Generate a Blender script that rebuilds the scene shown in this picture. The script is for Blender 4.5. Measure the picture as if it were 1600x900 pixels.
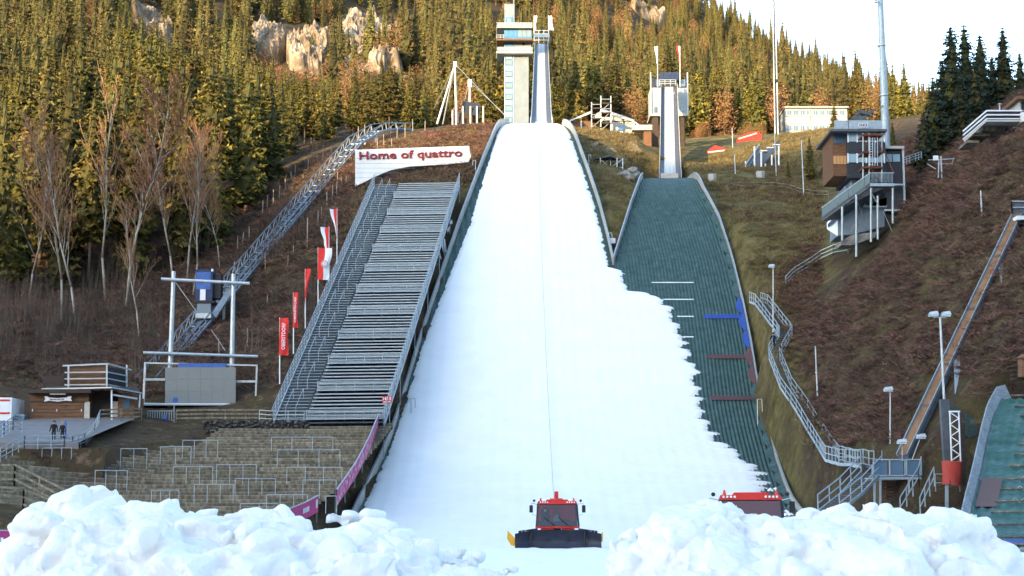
import bpy, bmesh, math, random
import numpy as np
from mathutils import Vector, Matrix, noise as mnoise
R = math.radians
random.seed(7); rng = np.random.default_rng(7)
scene = bpy.context.scene
for o in list(bpy.data.objects): bpy.data.objects.remove(o)

# ------------------------------------------------------------------ camera, sky, sun, exposure
FPX, PITCH, CAMZ = 2700.0, R(8.0), 1.25          # focal length in photo pixels (1600 wide)
cam_d = bpy.data.cameras.new('camera'); cam = bpy.data.objects.new('camera', cam_d)
scene.collection.objects.link(cam); scene.camera = cam
cam_d.sensor_width = 36.0; cam_d.lens = FPX/1600*36; cam_d.clip_start = 0.5; cam_d.clip_end = 6000
cam.location = (0, 0, CAMZ); cam.rotation_euler = (R(90)+PITCH, 0, 0)

SUN_EL, SUN_AZ = R(10.0), R(35.0)                # low sun behind the camera's left shoulder
world = bpy.data.worlds.new('World'); scene.world = world; world.use_nodes = True
wn = world.node_tree.nodes; wl = world.node_tree.links
bg = wn['Background']; sky = wn.new('ShaderNodeTexSky'); sky.sky_type = 'NISHITA'
sky.sun_disc = False; sky.sun_elevation = SUN_EL; sky.sun_rotation = R(180)+SUN_AZ
sky.altitude = 800; sky.air_density = 1.0; sky.dust_density = 1.6; sky.ozone_density = 1.0
wl.new(sky.outputs[0], bg.inputs[0]); bg.inputs[1].default_value = 0.15
sun_d = bpy.data.lights.new('sun', 'SUN'); sun = bpy.data.objects.new('sun', sun_d)
scene.collection.objects.link(sun)
sun_d.energy = 2.0; sun_d.angle = R(0.5); sun_d.color = (1.0, 0.72, 0.38)
sdir = Vector((math.sin(SUN_AZ)*math.cos(SUN_EL), math.cos(SUN_AZ)*math.cos(SUN_EL), -math.sin(SUN_EL)))
sun.rotation_euler = sdir.to_track_quat('-Z', 'Y').to_euler(); sun.location = (-200, -300, 200)
vs = scene.view_settings
vs.view_transform = 'Standard'; vs.look = 'None'; vs.gamma = 1.0; vs.use_curve_mapping = False
vs.exposure = 2.65
scene.render.engine = 'CYCLES'
try:
    scene.cycles.use_denoising = True; scene.cycles.max_bounces = 6; scene.cycles.diffuse_bounces = 3
    scene.cycles.transparent_max_bounces = 8
except Exception: pass

# ------------------------------------------------------------------ placing helpers
CP, SP = math.cos(PITCH), math.sin(PITCH)
def ray(px, py):
    dx, dy = (px-800)/FPX, (450-py)/FPX
    return dx, CP-dy*SP, SP+dy*CP
def P(px, py, Y):
    d = ray(px, py); t = Y/d[1]
    return Vector((d[0]*t, Y, CAMZ+d[2]*t))
def ZP(py, Y): return P(800, py, Y).z
def ppm(px, py, Y):                               # photo pixels per metre there
    return FPX/(Y*CP+(ZP(py, Y)-CAMZ)*SP)

def fbm(x, y, z=0.0, o=4):
    return mnoise.fractal(Vector((x, y, z)), 1.0, 2.0, o)

# common profile of the two landing slopes (height over distance)
RT, Y0, TAN = 95.0, 122.0, 0.70
YS = Y0+RT*math.sin(math.atan(TAN)); ZS = RT*(1-math.cos(math.atan(TAN)))
def F(Y):
    if Y <= Y0: return 0.0
    if Y <= YS: return RT-math.sqrt(RT*RT-(Y-Y0)**2)
    return ZS+TAN*(Y-YS)
def smin(a, b, k):
    h = max(k-abs(a-b), 0)/k
    return min(a, b)-h*h*k/4
def F1(Y): return smin(F(Y), 58.6+0.10*(Y-236), 7.0)
def F2(Y): return smin(F(Y), 47.0+0.10*(Y-219), 5.0)
def hitF(px, py, fn, y0=100, y1=262):
    d = ray(px, py); prev = None
    best = (1e9, y1)
    Y = y0
    while Y < y1:
        z = CAMZ+d[2]*Y/d[1]; g = fn(Y)-z
        if g >= 0:
            return Vector((d[0]*Y/d[1], Y, fn(Y)))
        if -g < best[0]: best = (-g, Y)
        Y += 0.1
    Y = best[1]
    return Vector((d[0]*Y/d[1], Y, fn(Y)))
def edge(pts, fn):
    w = [hitF(px, py, fn) for px, py in pts]; w.sort(key=lambda v: v.y)
    ys = np.array([v.y for v in w]); xs = np.array([v.x for v in w])
    return ys, xs
EL1 = edge([(560,797),(585,745),(610,690),(632,620),(650,560),(672,490),(692,430),(718,355),(742,290),(768,225),(783,197),(795,188)], F1)
ER1 = edge([(958,418),(948,370),(935,320),(920,275),(905,235),(892,203),(880,188)], F1)
EL2 = edge([(958,418),(968,385),(985,330),(996,300),(1006,279)], F2)
ER2 = edge([(1084,279),(1100,305),(1122,345),(1143,410),(1160,480),(1172,540),(1185,620),(1205,700),(1236,790)], F2)
SNR = edge([(958,419),(975,424),(986,457),(1022,460),(1046,482),(1055,502),(1070,540),(1084,578),(1095,622),(1102,660),(1122,690),(1150,706),(1178,728),(1195,765),(1205,790)], F)
def ip(e, y): return float(np.interp(y, e[0], e[1]))
YJ = float(ER1[0][0])                             # where the two slopes part
def XL1(y): return ip(EL1, y)
def XR1(y): return ip(ER1, y)
def XL2(y): return ip(EL2, y)
def XR2(y): return ip(ER2, y)

# ------------------------------------------------------------------ terrain: thin plate through surveyed points
CTRL = []
def c(px, py, Y): v = P(px, py, Y); CTRL.append((v.x, v.y, v.z))
for px, py, Y in [
 (100,655,158),(20,655,158),(90,700,140),(20,715,134),(20,800,116),(180,655,160),(180,770,134),(310,645,166),(420,660,160),
 (500,664,158),(590,664,158),(500,800,130),(350,800,128),(350,730,142),(500,730,144),(300,520,195),(100,560,185),(0,560,180),(100,480,215),(0,480,212),
 (50,400,245),(230,420,235),(400,350,240),(330,430,222),(450,262,262),(400,480,203),(480,420,206),(520,330,228),(560,245,255),(620,213,268),(700,196,270),(770,192,268),(650,222,255),
 (660,274,226),(560,302,224),(600,290,227),(705,262,230),(650,268,230),(620,280,228),(560,295,230),(740,240,238),(650,450,187),(550,560,170),(560,480,186),(640,360,206),(690,440,186),(660,530,172),(620,640,160),(560,770,140),
 (100,300,292),(300,280,292),(450,230,292),(-150,480,215),(-150,300,290),(-150,655,150),
 (930,255,228),(950,320,212),(1000,266,234),(960,222,252),(930,205,262),(1000,215,262),(955,380,200),
 (1120,305,217),(1110,272,232),(1200,355,200),(1290,385,186),(1200,440,186),(1240,285,225),(1130,265,236),(1100,262,245),(1200,222,262),(1260,208,264),
 (1190,520,171),(1195,620,159),(1218,700,149.5),(1248,785,143),(1330,800,114),(1300,300,215),(1340,330,198),
 (1400,400,165),(1500,300,150),(1600,200,140),(1480,255,172),(1415,335,178),(1545,212,164),(1600,158,166),(1480,245,190),(1600,150,190),(1420,270,205),
 (1300,500,160),(1400,550,140),(1500,450,132),(1600,400,122),(1600,520,112),(1450,650,118),(1350,700,122),(1420,780,110),(1500,700,108),(1700,400,115),(1700,200,140),(1560,600,108),(1300,620,142),(1620,600,106),
 (850,215,290),(1050,262,262),(1050,230,292)]: c(px, py, Y)
for x in range(-150, 151, 30): CTRL.append((x, 337, 79 + (0 if x < 40 else 0.05*(x-40))))
for x in (-60,-30,0,30,60):
    for y in (-20, 30, 70, 100): CTRL.append((x, y, -0.3))
for y in (112, 120): CTRL += [(0,y,-0.3),(15,y,-.3),(-12,y,-.3)]
CA = np.array(CTRL)
def _tps(r2): return np.where(r2 > 1e-9, r2*np.log(np.maximum(r2, 1e-9)), 0)
n_ = len(CA); sc_ = 100.0
XY = CA[:, :2]/sc_
K_ = _tps(((XY[:, None]-XY[None])**2).sum(-1)) + np.eye(n_)*2e-3
A_ = np.zeros((n_+3, n_+3)); A_[:n_, :n_] = K_; A_[:n_, n_] = 1; A_[:n_, n_+1:] = XY; A_[n_, :n_] = 1; A_[n_+1:, :n_] = XY.T
W_ = np.linalg.solve(A_, np.concatenate([CA[:, 2], np.zeros(3)]))
def Gv(X, Y):
    q = np.stack([np.asarray(X, float), np.asarray(Y, float)], -1)/sc_
    out = np.zeros(len(q))
    for i in range(0, len(q), 4000):
        s = q[i:i+4000]
        out[i:i+4000] = _tps(((s[:, None]-XY[None])**2).sum(-1))@W_[:n_] + W_[n_] + s@W_[n_+1:]
    return out
F2r = lambda y: F2(y)
def clampG(x, y, z):
    if y < 124: 
        if -45 < x < 40 and y < 112: return -0.3
    if 118 < y < 164 and -55 < x < -9:
        i = (y+.028*max(0, -29-x)**2-127)/1.52
        if -3 < i < 21 and y < np.interp(x, [-54,-34,-28,-24], [138.5,140,152,165]): z = min(z, 2.1+.44*i-.7)
    if 112 < y < 270:
        lo, hi = XL1(y)-0.9, XR1(y)+0.9
        if y < YJ: hi = XR2(y)+0.9
        if lo < x < hi: z = min(z, (F1(y) if y > YJ else F(y))-0.7)
        elif y > YJ and XL2(y)-0.9 < x < XR2(y)+0.9 and y < 250: z = min(z, F2(y)-0.7)
    return z
def G(x, y):
    return clampG(x, y, float(Gv([x], [y])[0]) + 0.35*fbm(x*.12, y*.12, 3.1))
def hitG(px, py, y0=70, y1=330, step=1.0):
    d = ray(px, py); ys = np.arange(y0, y1, step)
    zs = CAMZ+d[2]*ys/d[1]; xs = d[0]*ys/d[1]
    g = Gv(xs, ys)
    for i in range(len(ys)):
        if g[i] >= zs[i]:
            y = ys[i]; x = d[0]*y/d[1]
            return Vector((x, y, G(x, y)))
    i = int(np.argmin(zs-g)); y = ys[i]; x = d[0]*y/d[1]
    return Vector((x, y, G(x, y)))

# ------------------------------------------------------------------ materials
MATS = {}
def mat(name, c1, c2=None, rough=0.7, metal=0.0, scale=1.0, detail=6, bump=0.0, bscale=None, c3=None, rnd=0.0, spec=0.3, lo=0.35, hi=0.65, stretch=(1,1,1)):
    if name in MATS: return MATS[name]
    m = bpy.data.materials.new(name); m.use_nodes = True; MATS[name] = m
    nt = m.node_tree; N = nt.nodes; L = nt.links; b = N['Principled BSDF']
    b.inputs['Roughness'].default_value = rough; b.inputs['Metallic'].default_value = metal
    b.inputs['Specular IOR Level'].default_value = spec
    b.inputs['Base Color'].default_value = (*c1, 1)
    tc = N.new('ShaderNodeTexCoord'); mp = N.new('ShaderNodeMapping'); mp.inputs['Scale'].default_value = stretch
    L.new(tc.outputs['Object'], mp.inputs[0])
    col = None
    if c2 is not None:
        nz = N.new('ShaderNodeTexNoise'); nz.inputs['Scale'].default_value = scale; nz.inputs['Detail'].default_value = detail; nz.inputs['Roughness'].default_value = 0.65
        L.new(mp.outputs[0], nz.inputs['Vector'])
        cr = N.new('ShaderNodeValToRGB'); e = cr.color_ramp.elements
        e[0].position = lo; e[0].color = (*c1, 1); e[1].position = hi; e[1].color = (*c2, 1)
        if c3 is not None:
            k = cr.color_ramp.elements.new((lo+hi)/2); k.color = (*c3, 1)
        L.new(nz.outputs['Fac'], cr.inputs[0]); col = cr.outputs[0]
    if rnd > 0:
        oi = N.new('ShaderNodeObjectInfo'); hs = N.new('ShaderNodeHueSaturation')
        mr = N.new('ShaderNodeMapRange'); mr.inputs[3].default_value = 1-rnd; mr.inputs[4].default_value = 1+rnd
        L.new(oi.outputs['Random'], mr.inputs[0]); L.new(mr.outputs[0], hs.inputs['Value'])
        m2 = N.new('ShaderNodeMapRange'); m2.inputs[3].default_value = 0.5-rnd*0.06; m2.inputs[4].default_value = 0.5+rnd*0.04
        ml = N.new('ShaderNodeMath'); ml.operation = 'MULTIPLY'; ml.inputs[1].default_value = 7.13
        fr = N.new('ShaderNodeMath'); fr.operation = 'FRACT'
        L.new(oi.outputs['Random'], ml.inputs[0]); L.new(ml.outputs[0], fr.inputs[0]); L.new(fr.outputs[0], m2.inputs[0]); L.new(m2.outputs[0], hs.inputs['Hue'])
        if col is None: hs.inputs['Color'].default_value = (*c1, 1)
        else: L.new(col, hs.inputs['Color'])
        col = hs.outputs[0]
    if col is not None: L.new(col, b.inputs['Base Color'])
    if bump > 0:
        n2 = N.new('ShaderNodeTexNoise'); n2.inputs['Scale'].default_value = bscale or scale*3; n2.inputs['Detail'].default_value = 5
        L.new(mp.outputs[0], n2.inputs['Vector'])
        bp = N.new('ShaderNodeBump'); bp.inputs['Strength'].default_value = bump; bp.inputs['Distance'].default_value = 0.2
        L.new(n2.outputs['Fac'], bp.inputs['Height']); L.new(bp.outputs[0], b.inputs['Normal'])
    return m
def glass(name, col, rough=0.08):
    m = mat(name, col, rough=rough, spec=0.8); return m

M_snow   = mat('snow', (.80,.80,.79), (.85,.85,.84), rough=.55, scale=.35, bump=.12, bscale=6)
M_heap   = mat('heaped_snow', (.77,.745,.705), (.84,.82,.785), rough=.6, scale=1.5, bump=.25, bscale=9)
b_ = M_heap.node_tree.nodes['Principled BSDF']; b_.inputs['Subsurface Weight'].default_value = .35
b_.inputs['Subsurface Radius'].default_value = (.12,.2,.28); b_.inputs['Subsurface Scale'].default_value = .5
M_mat    = mat('plastic_mats', (.020,.046,.042), (.066,.118,.112), rough=.55, scale=1.3, detail=9, bump=.2, bscale=20, c3=(.038,.078,.072), lo=.3, hi=.7)
M_matg   = mat('green_plastic_mats', (.025,.085,.065), (.10,.165,.17), rough=.55, scale=.6, detail=8, stretch=(1,3,3), c3=(.045,.12,.105))
M_matbl  = mat('blue_mats', (.015,.05,.24), (.025,.07,.32), rough=.5, scale=3)
M_matrd  = mat('red_mats', (.14,.035,.035), (.06,.055,.055), rough=.6, scale=4)
M_matbr  = mat('faded_red_mats', (.09,.06,.05), (.15,.08,.07), rough=.6, scale=4, stretch=(1,4,4))
M_white  = mat('white_paint', (.78,.80,.80), (.70,.72,.72), rough=.5, scale=.8)
M_steel  = mat('galvanised_steel', (.30,.36,.39), (.42,.48,.51), rough=.45, metal=.35, scale=2.5)
M_steeld = mat('dark_steel', (.07,.08,.09), (.12,.13,.14), rough=.5, metal=.3, scale=2)
M_blsteel= mat('blue_grey_steel', (.13,.18,.24), (.22,.28,.35), rough=.45, metal=.35, scale=1.5)
M_bench  = mat('bench_metal', (.34,.385,.40), (.45,.49,.51), rough=.5, metal=.2, scale=1.5)
M_alu    = mat('worn_aluminium', (.42,.46,.48), (.54,.57,.58), rough=.4, metal=.4, scale=2)
M_conc   = mat('concrete', (.38,.38,.36), (.50,.50,.48), rough=.85, scale=.7, bump=.1)
M_concl  = mat('pale_concrete', (.16,.205,.245), (.215,.26,.30), rough=.8, scale=.5)
M_wood   = mat('brown_timber', (.10,.05,.028), (.20,.105,.055), rough=.75, scale=1.4, stretch=(1,1,8), bump=.15)
M_woodg  = mat('weathered_timber', (.10,.085,.06), (.26,.23,.17), rough=.85, scale=1.1, c3=(.16,.14,.10), stretch=(3,1,1), bump=.2, rnd=.25)
M_woodp  = mat('pale_board', (.36,.33,.29), (.50,.47,.42), rough=.8, scale=1.2, stretch=(1,1,5), rnd=.12)
M_woodd  = mat('dark_timber', (.035,.028,.024), (.07,.05,.04), rough=.8, scale=1.5, stretch=(1,1,6))
M_slate  = mat('dark_slate_cladding', (.022,.026,.032), (.045,.05,.06), rough=.6, scale=2, stretch=(1,1,6))
M_red    = mat('red_paint', (.55,.03,.02), (.62,.04,.03), rough=.35, scale=2, spec=.5)
M_redc   = mat('red_cloth', (.62,.03,.025), (.70,.05,.04), rough=.8, scale=2)
M_whitec = mat('white_cloth', (.78,.78,.80), (.70,.71,.74), rough=.85, scale=2)
M_mag    = mat('magenta_banner', (.36,.03,.13), (.42,.05,.17), rough=.6, scale=.8)
M_magp   = mat('printed_magenta_banner', (.40,.03,.14), (.60,.34,.45), rough=.6, scale=2.2, lo=.5, hi=.6)
M_maroon = mat('maroon_letters', (.22,.015,.03), rough=.5)
M_black  = mat('black_plastic', (.012,.013,.016), (.022,.023,.028), rough=.45, scale=3)
M_navy   = mat('dark_blade_steel', (.010,.013,.028), (.022,.027,.045), rough=.45, scale=2, spec=.4)
M_yel    = mat('yellow_paint', (.65,.33,.02), (.72,.40,.04), rough=.5, scale=3)
M_bluegl = glass('blue_glass', (.05,.17,.32)); M_gl = glass('window_glass', (.09,.15,.22)); M_pgl = glass('pale_glass', (.30,.44,.52), .12)
M_gglass = glass('green_tinted_glass', (.15,.21,.22), .15)
M_bluep  = mat('blue_paint', (.04,.10,.32), (.06,.14,.40), rough=.5, scale=2)
M_blued  = mat('dark_blue_panel', (.02,.035,.085), (.03,.05,.11), rough=.35, scale=2)
M_screen = mat('led_screen', (.19,.205,.205), (.21,.225,.22), rough=.6, scale=3, stretch=(.3,1,6))
M_clad   = mat('pale_cladding', (.34,.37,.38), (.40,.43,.43), rough=.5, scale=.8)
M_tent   = mat('tent_canvas', (.46,.46,.43), (.40,.40,.37), rough=.8, scale=.8)
M_redtar = mat('red_tarpaulin', (.45,.05,.035), (.30,.06,.05), rough=.65, scale=1.2, bump=.3)
M_gravel = mat('gravel', (.10,.10,.105), (.19,.19,.19), rough=.9, scale=5, bump=.5, bscale=14)
M_plaza  = mat('paved_plaza', (.16,.155,.155), (.21,.20,.20), rough=.9, scale=1.5)
M_rock   = mat('limestone', (.07,.05,.03), (.33,.285,.235), rough=.95, scale=.16, detail=12, c3=(.19,.15,.11), bump=1.0, bscale=.9, lo=.34, hi=.62)
M_stone  = mat('grey_boulder', (.16,.15,.14), (.30,.29,.27), rough=.9, scale=1, bump=.5)
M_bark   = mat('spruce_bark', (.10,.075,.055), (.17,.13,.10), rough=.9, scale=3, stretch=(1,1,.3))
M_birch  = mat('pale_bark', (.20,.165,.13), (.40,.35,.29), rough=.9, scale=1.6, stretch=(1,1,.5), rnd=.2)
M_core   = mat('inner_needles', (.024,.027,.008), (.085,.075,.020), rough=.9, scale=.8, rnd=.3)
M_twig   = mat('bare_twigs', (.24,.125,.06), (.36,.20,.10), rough=.9, scale=1, rnd=.2)
M_needle = mat('spruce_needles', (.026,.034,.008), (.240,.185,.034), rough=.8, scale=.40, rnd=.4, c3=(.120,.105,.020), lo=.38, hi=.64)
M_needlef= mat('far_spruce_needles', (.034,.038,.011), (.200,.150,.042), rough=.8, scale=.25, rnd=.55, c3=(.110,.092,.025))
M_dry    = mat('dry_grass', (.085,.074,.026), (.22,.165,.075), rough=.95, scale=.8, rnd=.4)
M_needlesh= mat('shade_toned_spruce_needles', (.012,.024,.016), (.032,.046,.026), rough=.8, scale=.5, rnd=.2)  # needles darkened: the shade on the ridge trees is put into the colour
M_larch  = mat('autumn_foliage', (.17,.095,.035), (.26,.15,.07), rough=.9, scale=.6, rnd=.3)
M_brush  = mat('dead_brushwood', (.040,.024,.018), (.21,.125,.085), rough=.95, scale=1.2, rnd=.55, lo=.3, hi=.7)
M_sap    = mat('grey_sapling_bark', (.055,.042,.034), (.11,.088,.072), rough=.95, scale=.6, rnd=.4)
M_skin   = mat('skin', (.45,.27,.20), rough=.6); M_jack = mat('black_jacket', (.012,.012,.016), rough=.8)
M_jeans  = mat('dark_trousers', (.02,.025,.045), rough=.85); M_hair = mat('dark_hair', (.02,.014,.01), rough=.6); M_hairb = mat('fair_hair', (.35,.26,.15), rough=.6)
M_sunrefl  = mat('glass_painted_sun_reflection', (.55,.30,.12), rough=.25)  # reflected sunlight painted into the panes as an amber base colour
M_lampw  = mat('lamp_glass', (.75,.77,.78), rough=.3)

def ground_mat():
    m = bpy.data.materials.new('hillside_earth'); m.use_nodes = True
    N = m.node_tree.nodes; L = m.node_tree.links; b = N['Principled BSDF']; b.inputs['Roughness'].default_value = .95; b.inputs['Specular IOR Level'].default_value = .1
    tc = N.new('ShaderNodeTexCoord')
    def nz(s, d=8, r=.65):
        n = N.new('ShaderNodeTexNoise'); n.inputs['Scale'].default_value = s; n.inputs['Detail'].default_value = d; n.inputs['Roughness'].default_value = r
        L.new(tc.outputs['Object'], n.inputs['Vector']); return n
    def ramp(src, stops):
        r = N.new('ShaderNodeValToRGB'); e = r.color_ramp.elements
        while len(e) < len(stops): e.new(.5)
        for k, (p, cc) in zip(e, stops): k.position = p; k.color = (*cc, 1)
        L.new(src, r.inputs[0]); return r.outputs[0]
    brown = ramp(nz(.9).outputs[0], [(.32,(.022,.014,.010)),(.45,(.085,.055,.038)),(.55,(.062,.050,.026)),(.68,(.19,.125,.085))])
    green = ramp(nz(.55).outputs[0], [(.30,(.060,.050,.018)),(.5,(.140,.118,.042)),(.70,(.24,.175,.085))])
    at = N.new('ShaderNodeAttribute'); at.attribute_name = 'grassy'
    mx = N.new('ShaderNodeMixRGB'); 
    ad = N.new('ShaderNodeMath'); ad.operation = 'ADD'; n3 = nz(.25); mr = N.new('ShaderNodeMapRange'); mr.inputs[1].default_value=.35; mr.inputs[2].default_value=.65; mr.inputs[3].default_value=-.35; mr.inputs[4].default_value=.35
    L.new(n3.outputs[0], mr.inputs[0]); L.new(at.outputs['Fac'], ad.inputs[0]); L.new(mr.outputs[0], ad.inputs[1]); ad.use_clamp = True
    L.new(ad.outputs[0], mx.inputs[0]); L.new(brown, mx.inputs[1]); L.new(green, mx.inputs[2])
    L.new(mx.outputs[0], b.inputs['Base Color'])
    bp = N.new('ShaderNodeBump'); bp.inputs['Strength'].default_value = .9; bp.inputs['Distance'].default_value = .5
    L.new(nz(1.7, 10, .7).outputs[0], bp.inputs['Height']); L.new(bp.outputs[0], b.inputs['Normal'])
    return m
M_ground = ground_mat()
M_mount = mat('forest_floor', (.028,.022,.012), (.11,.072,.036), rough=.95, scale=.04, detail=10, c3=(.055,.040,.02), bump=.6, bscale=.15)

# ------------------------------------------------------------------ mesh builder
C = scene.collection
ORG = {}
class MB:
    def __init__(s): s.v = []; s.f = []; s.mi = []; s.cur = 0
    def add(s, vs, fs):
        k = len(s.v); s.v += [tuple(v) for v in vs]; s.f += [tuple(i+k for i in f) for f in fs]; s.mi += [s.cur]*len(fs); return s
    def box(s, a, b):
        x0,y0,z0 = a; x1,y1,z1 = b
        if x0 > x1: x0,x1 = x1,x0
        if y0 > y1: y0,y1 = y1,y0
        if z0 > z1: z0,z1 = z1,z0
        return s.add([(x0,y0,z0),(x1,y0,z0),(x1,y1,z0),(x0,y1,z0),(x0,y0,z1),(x1,y0,z1),(x1,y1,z1),(x0,y1,z1)],
            [(0,3,2,1),(4,5,6,7),(0,1,5,4),(1,2,6,5),(2,3,7,6),(3,0,4,7)])
    def beam(s, p, q, w=.08, h=None, up=(0,0,1)):
        p, q = Vector(p), Vector(q); h = h or w; d = (q-p)
        if d.length < 1e-6: return s
        d.normalize(); u = Vector(up)
        if abs(d.dot(u)) > .98: u = Vector((0,1,0))
        r = d.cross(u).normalized()*w/2; t = r.cross(d).normalized()*h/2
        return s.add([p-r-t,p+r-t,p+r+t,p-r+t,q-r-t,q+r-t,q+r+t,q-r+t], [(0,1,2,3),(7,6,5,4),(0,4,5,1),(1,5,6,2),(2,6,7,3),(3,7,4,0)])
    def tube(s, p, q, r0, r1=None, n=6):
        p, q = Vector(p), Vector(q); r1 = r0 if r1 is None else r1; d = (q-p)
        if d.length < 1e-6: return s
        d.normalize(); u = Vector((0,0,1)) if abs(d.z) < .95 else Vector((1,0,0))
        a = d.cross(u).normalized(); b = d.cross(a)
        vs = [p+(a*math.cos(t)+b*math.sin(t))*r0 for t in [2*math.pi*i/n for i in range(n)]]+[q+(a*math.cos(t)+b*math.sin(t))*r1 for t in [2*math.pi*i/n for i in range(n)]]
        return s.add(vs, [(i,(i+1)%n,n+(i+1)%n,n+i) for i in range(n)]+[tuple(range(n))[::-1], tuple(range(n,2*n))])
    def prism(s, poly, y0, y1):                   # poly in X-Z, extruded along Y
        n = len(poly)
        return s.add([(x,y0,z) for x,z in poly]+[(x,y1,z) for x,z in poly], [tuple(range(n)), tuple(range(2*n-1,n-1,-1))]+[(i,n+i,n+(i+1)%n,(i+1)%n) for i in range(n)])
    def grid(s, fn, nu, nv):
        vs = [fn(i/nu, j/nv) for j in range(nv+1) for i in range(nu+1)]
        return s.add(vs, [(j*(nu+1)+i, j*(nu+1)+i+1, (j+1)*(nu+1)+i+1, (j+1)*(nu+1)+i) for j in range(nv) for i in range(nu)])
    def build(s, name, m, parent=None, smooth=False):
        o3 = ORG.get(parent.name, (0,0,0)) if parent else (0,0,0)
        me = bpy.data.meshes.new(name)
        me.from_pydata([(v[0]-o3[0], v[1]-o3[1], v[2]-o3[2]) for v in s.v], [], s.f)
        ms = m if isinstance(m, (list, tuple)) else [m]
        for k in ms: me.materials.append(k)
        if len(ms) > 1: me.polygons.foreach_set('material_index', s.mi)
        if smooth: me.polygons.foreach_set('use_smooth', [True]*len(me.polygons))
        me.update(); return link(name, me, parent)
def link(name, me, parent=None):
    o = bpy.data.objects.new(name, me); C.objects.link(o)
    if parent: o.parent = parent; ORG[o.name] = ORG.get(parent.name, (0,0,0))
    return o
def tag(o, label=None, cat=None, group=None, kind=None):
    if label: o['label'] = label
    if cat: o['category'] = cat
    if group: o['group'] = group
    if kind: o['kind'] = kind
    return o
def thing(name, loc, label, cat, group=None):
    o = bpy.data.objects.new(name, None); C.objects.link(o); o.location = loc; o.empty_display_size = .3
    ORG[o.name] = tuple(loc); return tag(o, label, cat, group)
def part(name, m, parent, fn, smooth=False):
    b = MB(); fn(b); return b.build(name, m, parent, smooth)
def kids(o): return [k for k in bpy.data.objects if k.parent == o]
CH = {}
def copy_tree(o, parent=None, tree=None):
    tree = tree if tree is not None else child_map()
    k = o.copy(); C.objects.link(k); k.parent = parent
    for ch in tree.get(o.name, []): copy_tree(ch, k, tree)
    return k
def child_map():
    t = {}
    for o in bpy.data.objects:
        if o.parent: t.setdefault(o.parent.name, []).append(o)
    return t
def pbox(b, px0, px1, py0, py1, Y, depth):        # box whose front face fills that patch of the view at distance Y
    m = (py0+py1)/2; b.box((P(px0,m,Y).x, Y, ZP(py1,Y)), (P(px1,m,Y).x, Y+depth, ZP(py0,Y))); return b
def rails(b, pts, h=1.1, bars=3, sp=1.8, r=.03, wood=None):
    pts = [Vector(p) for p in pts]; up = Vector((0,0,1))
    for p, q in zip(pts[:-1], pts[1:]):
        n = max(1, round((q-p).length/sp))
        for i in range(n+1):
            a = p.lerp(q, i/n); b.beam(a, a+up*h, r*2, r*2)
        for k in range(bars): b.beam(p+up*h*(k+1)/bars, q+up*h*(k+1)/bars, r*1.7, r*2 if not wood else wood)
    return b
def text_mesh(body, w, h, ext=.02, bold=0.0):
    cu = bpy.data.curves.new('lettering', 'FONT'); cu.body = body; cu.extrude = .05; cu.offset = bold; cu.resolution_u = 2
    t = bpy.data.objects.new('lettering_source', cu); C.objects.link(t)
    dg = bpy.context.evaluated_depsgraph_get(); me = bpy.data.meshes.new_from_object(t.evaluated_get(dg))
    bpy.data.objects.remove(t); bpy.data.curves.remove(cu)
    co = np.array([v.co[:] for v in me.vertices]); mn, mx = co.min(0), co.max(0)
    co = (co-mn)/(mx-mn); co[:,0] *= w; co[:,1] *= h; co[:,2] *= ext
    fs = [tuple(p.vertices) for p in me.polygons]; bpy.data.meshes.remove(me)
    return co, fs
def text_on(name, body, org, ex, ey, w, h, m, parent, ext=.02, bold=0.0):
    co, fs = text_mesh(body, w, h, ext, bold); ex, ey = Vector(ex).normalized(), Vector(ey).normalized(); ez = ex.cross(ey); org = Vector(org)
    b = MB(); b.add([org+ex*x+ey*y+ez*z for x,y,z in co], fs); return b.build(name, m, parent)

# ================================================================== setting
def grid_mesh(name, xs, ys, zf, m, attr=None):
    nx, ny = len(xs), len(ys); XX, YY = np.meshgrid(xs, ys); ZZ = zf(XX.ravel(), YY.ravel())
    v = np.stack([XX.ravel(), YY.ravel(), ZZ], -1)
    i = np.arange(nx*ny).reshape(ny, nx); f = np.stack([i[:-1,:-1].ravel(), i[:-1,1:].ravel(), i[1:,1:].ravel(), i[1:,:-1].ravel()], -1)
    me = bpy.data.meshes.new(name); me.from_pydata(v.tolist(), [], f.tolist()); me.materials.append(m)
    me.polygons.foreach_set('use_smooth', [True]*len(me.polygons))
    if attr is not None:
        a = me.attributes.new('grassy', 'FLOAT', 'POINT'); a.data.foreach_set('value', attr(v[:,0], v[:,1], v[:,2]).astype(np.float32))
    me.update(); return link(name, me)
def zg(X, Y):
    z = Gv(X, Y); return np.array([clampG(x, y, zz+0.35*fbm(x*.12, y*.12, 3.1)+0.12*fbm(x*.7, y*.7, 9.)) for x, y, zz in zip(X, Y, z)])
def grassy(X, Y, Z):
    g = np.zeros(len(X)); u = X/Y
    g = np.where((u > .085) & (Y > 175) & (u < .21), .85, g)
    g = np.where((u > .04) & (u < .10) & (Y > 195), .75, g)
    g = np.where((u > -.10) & (u < .0) & (Y > 212) & (Y < 250), .45, g)
    g = np.where((u > .12) & (Y < 175) & (u < .17), .7, g)
    g = np.where((u >= .19) & (Y < 185), .16, g)
    return g
tag(grid_mesh('ground', np.arange(-150, 150.1, 1.5), np.arange(-24, 341, 1.5), zg, M_ground, grassy), 'brown grassy hillside with brushwood around the ski jumps', kind='structure')

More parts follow.
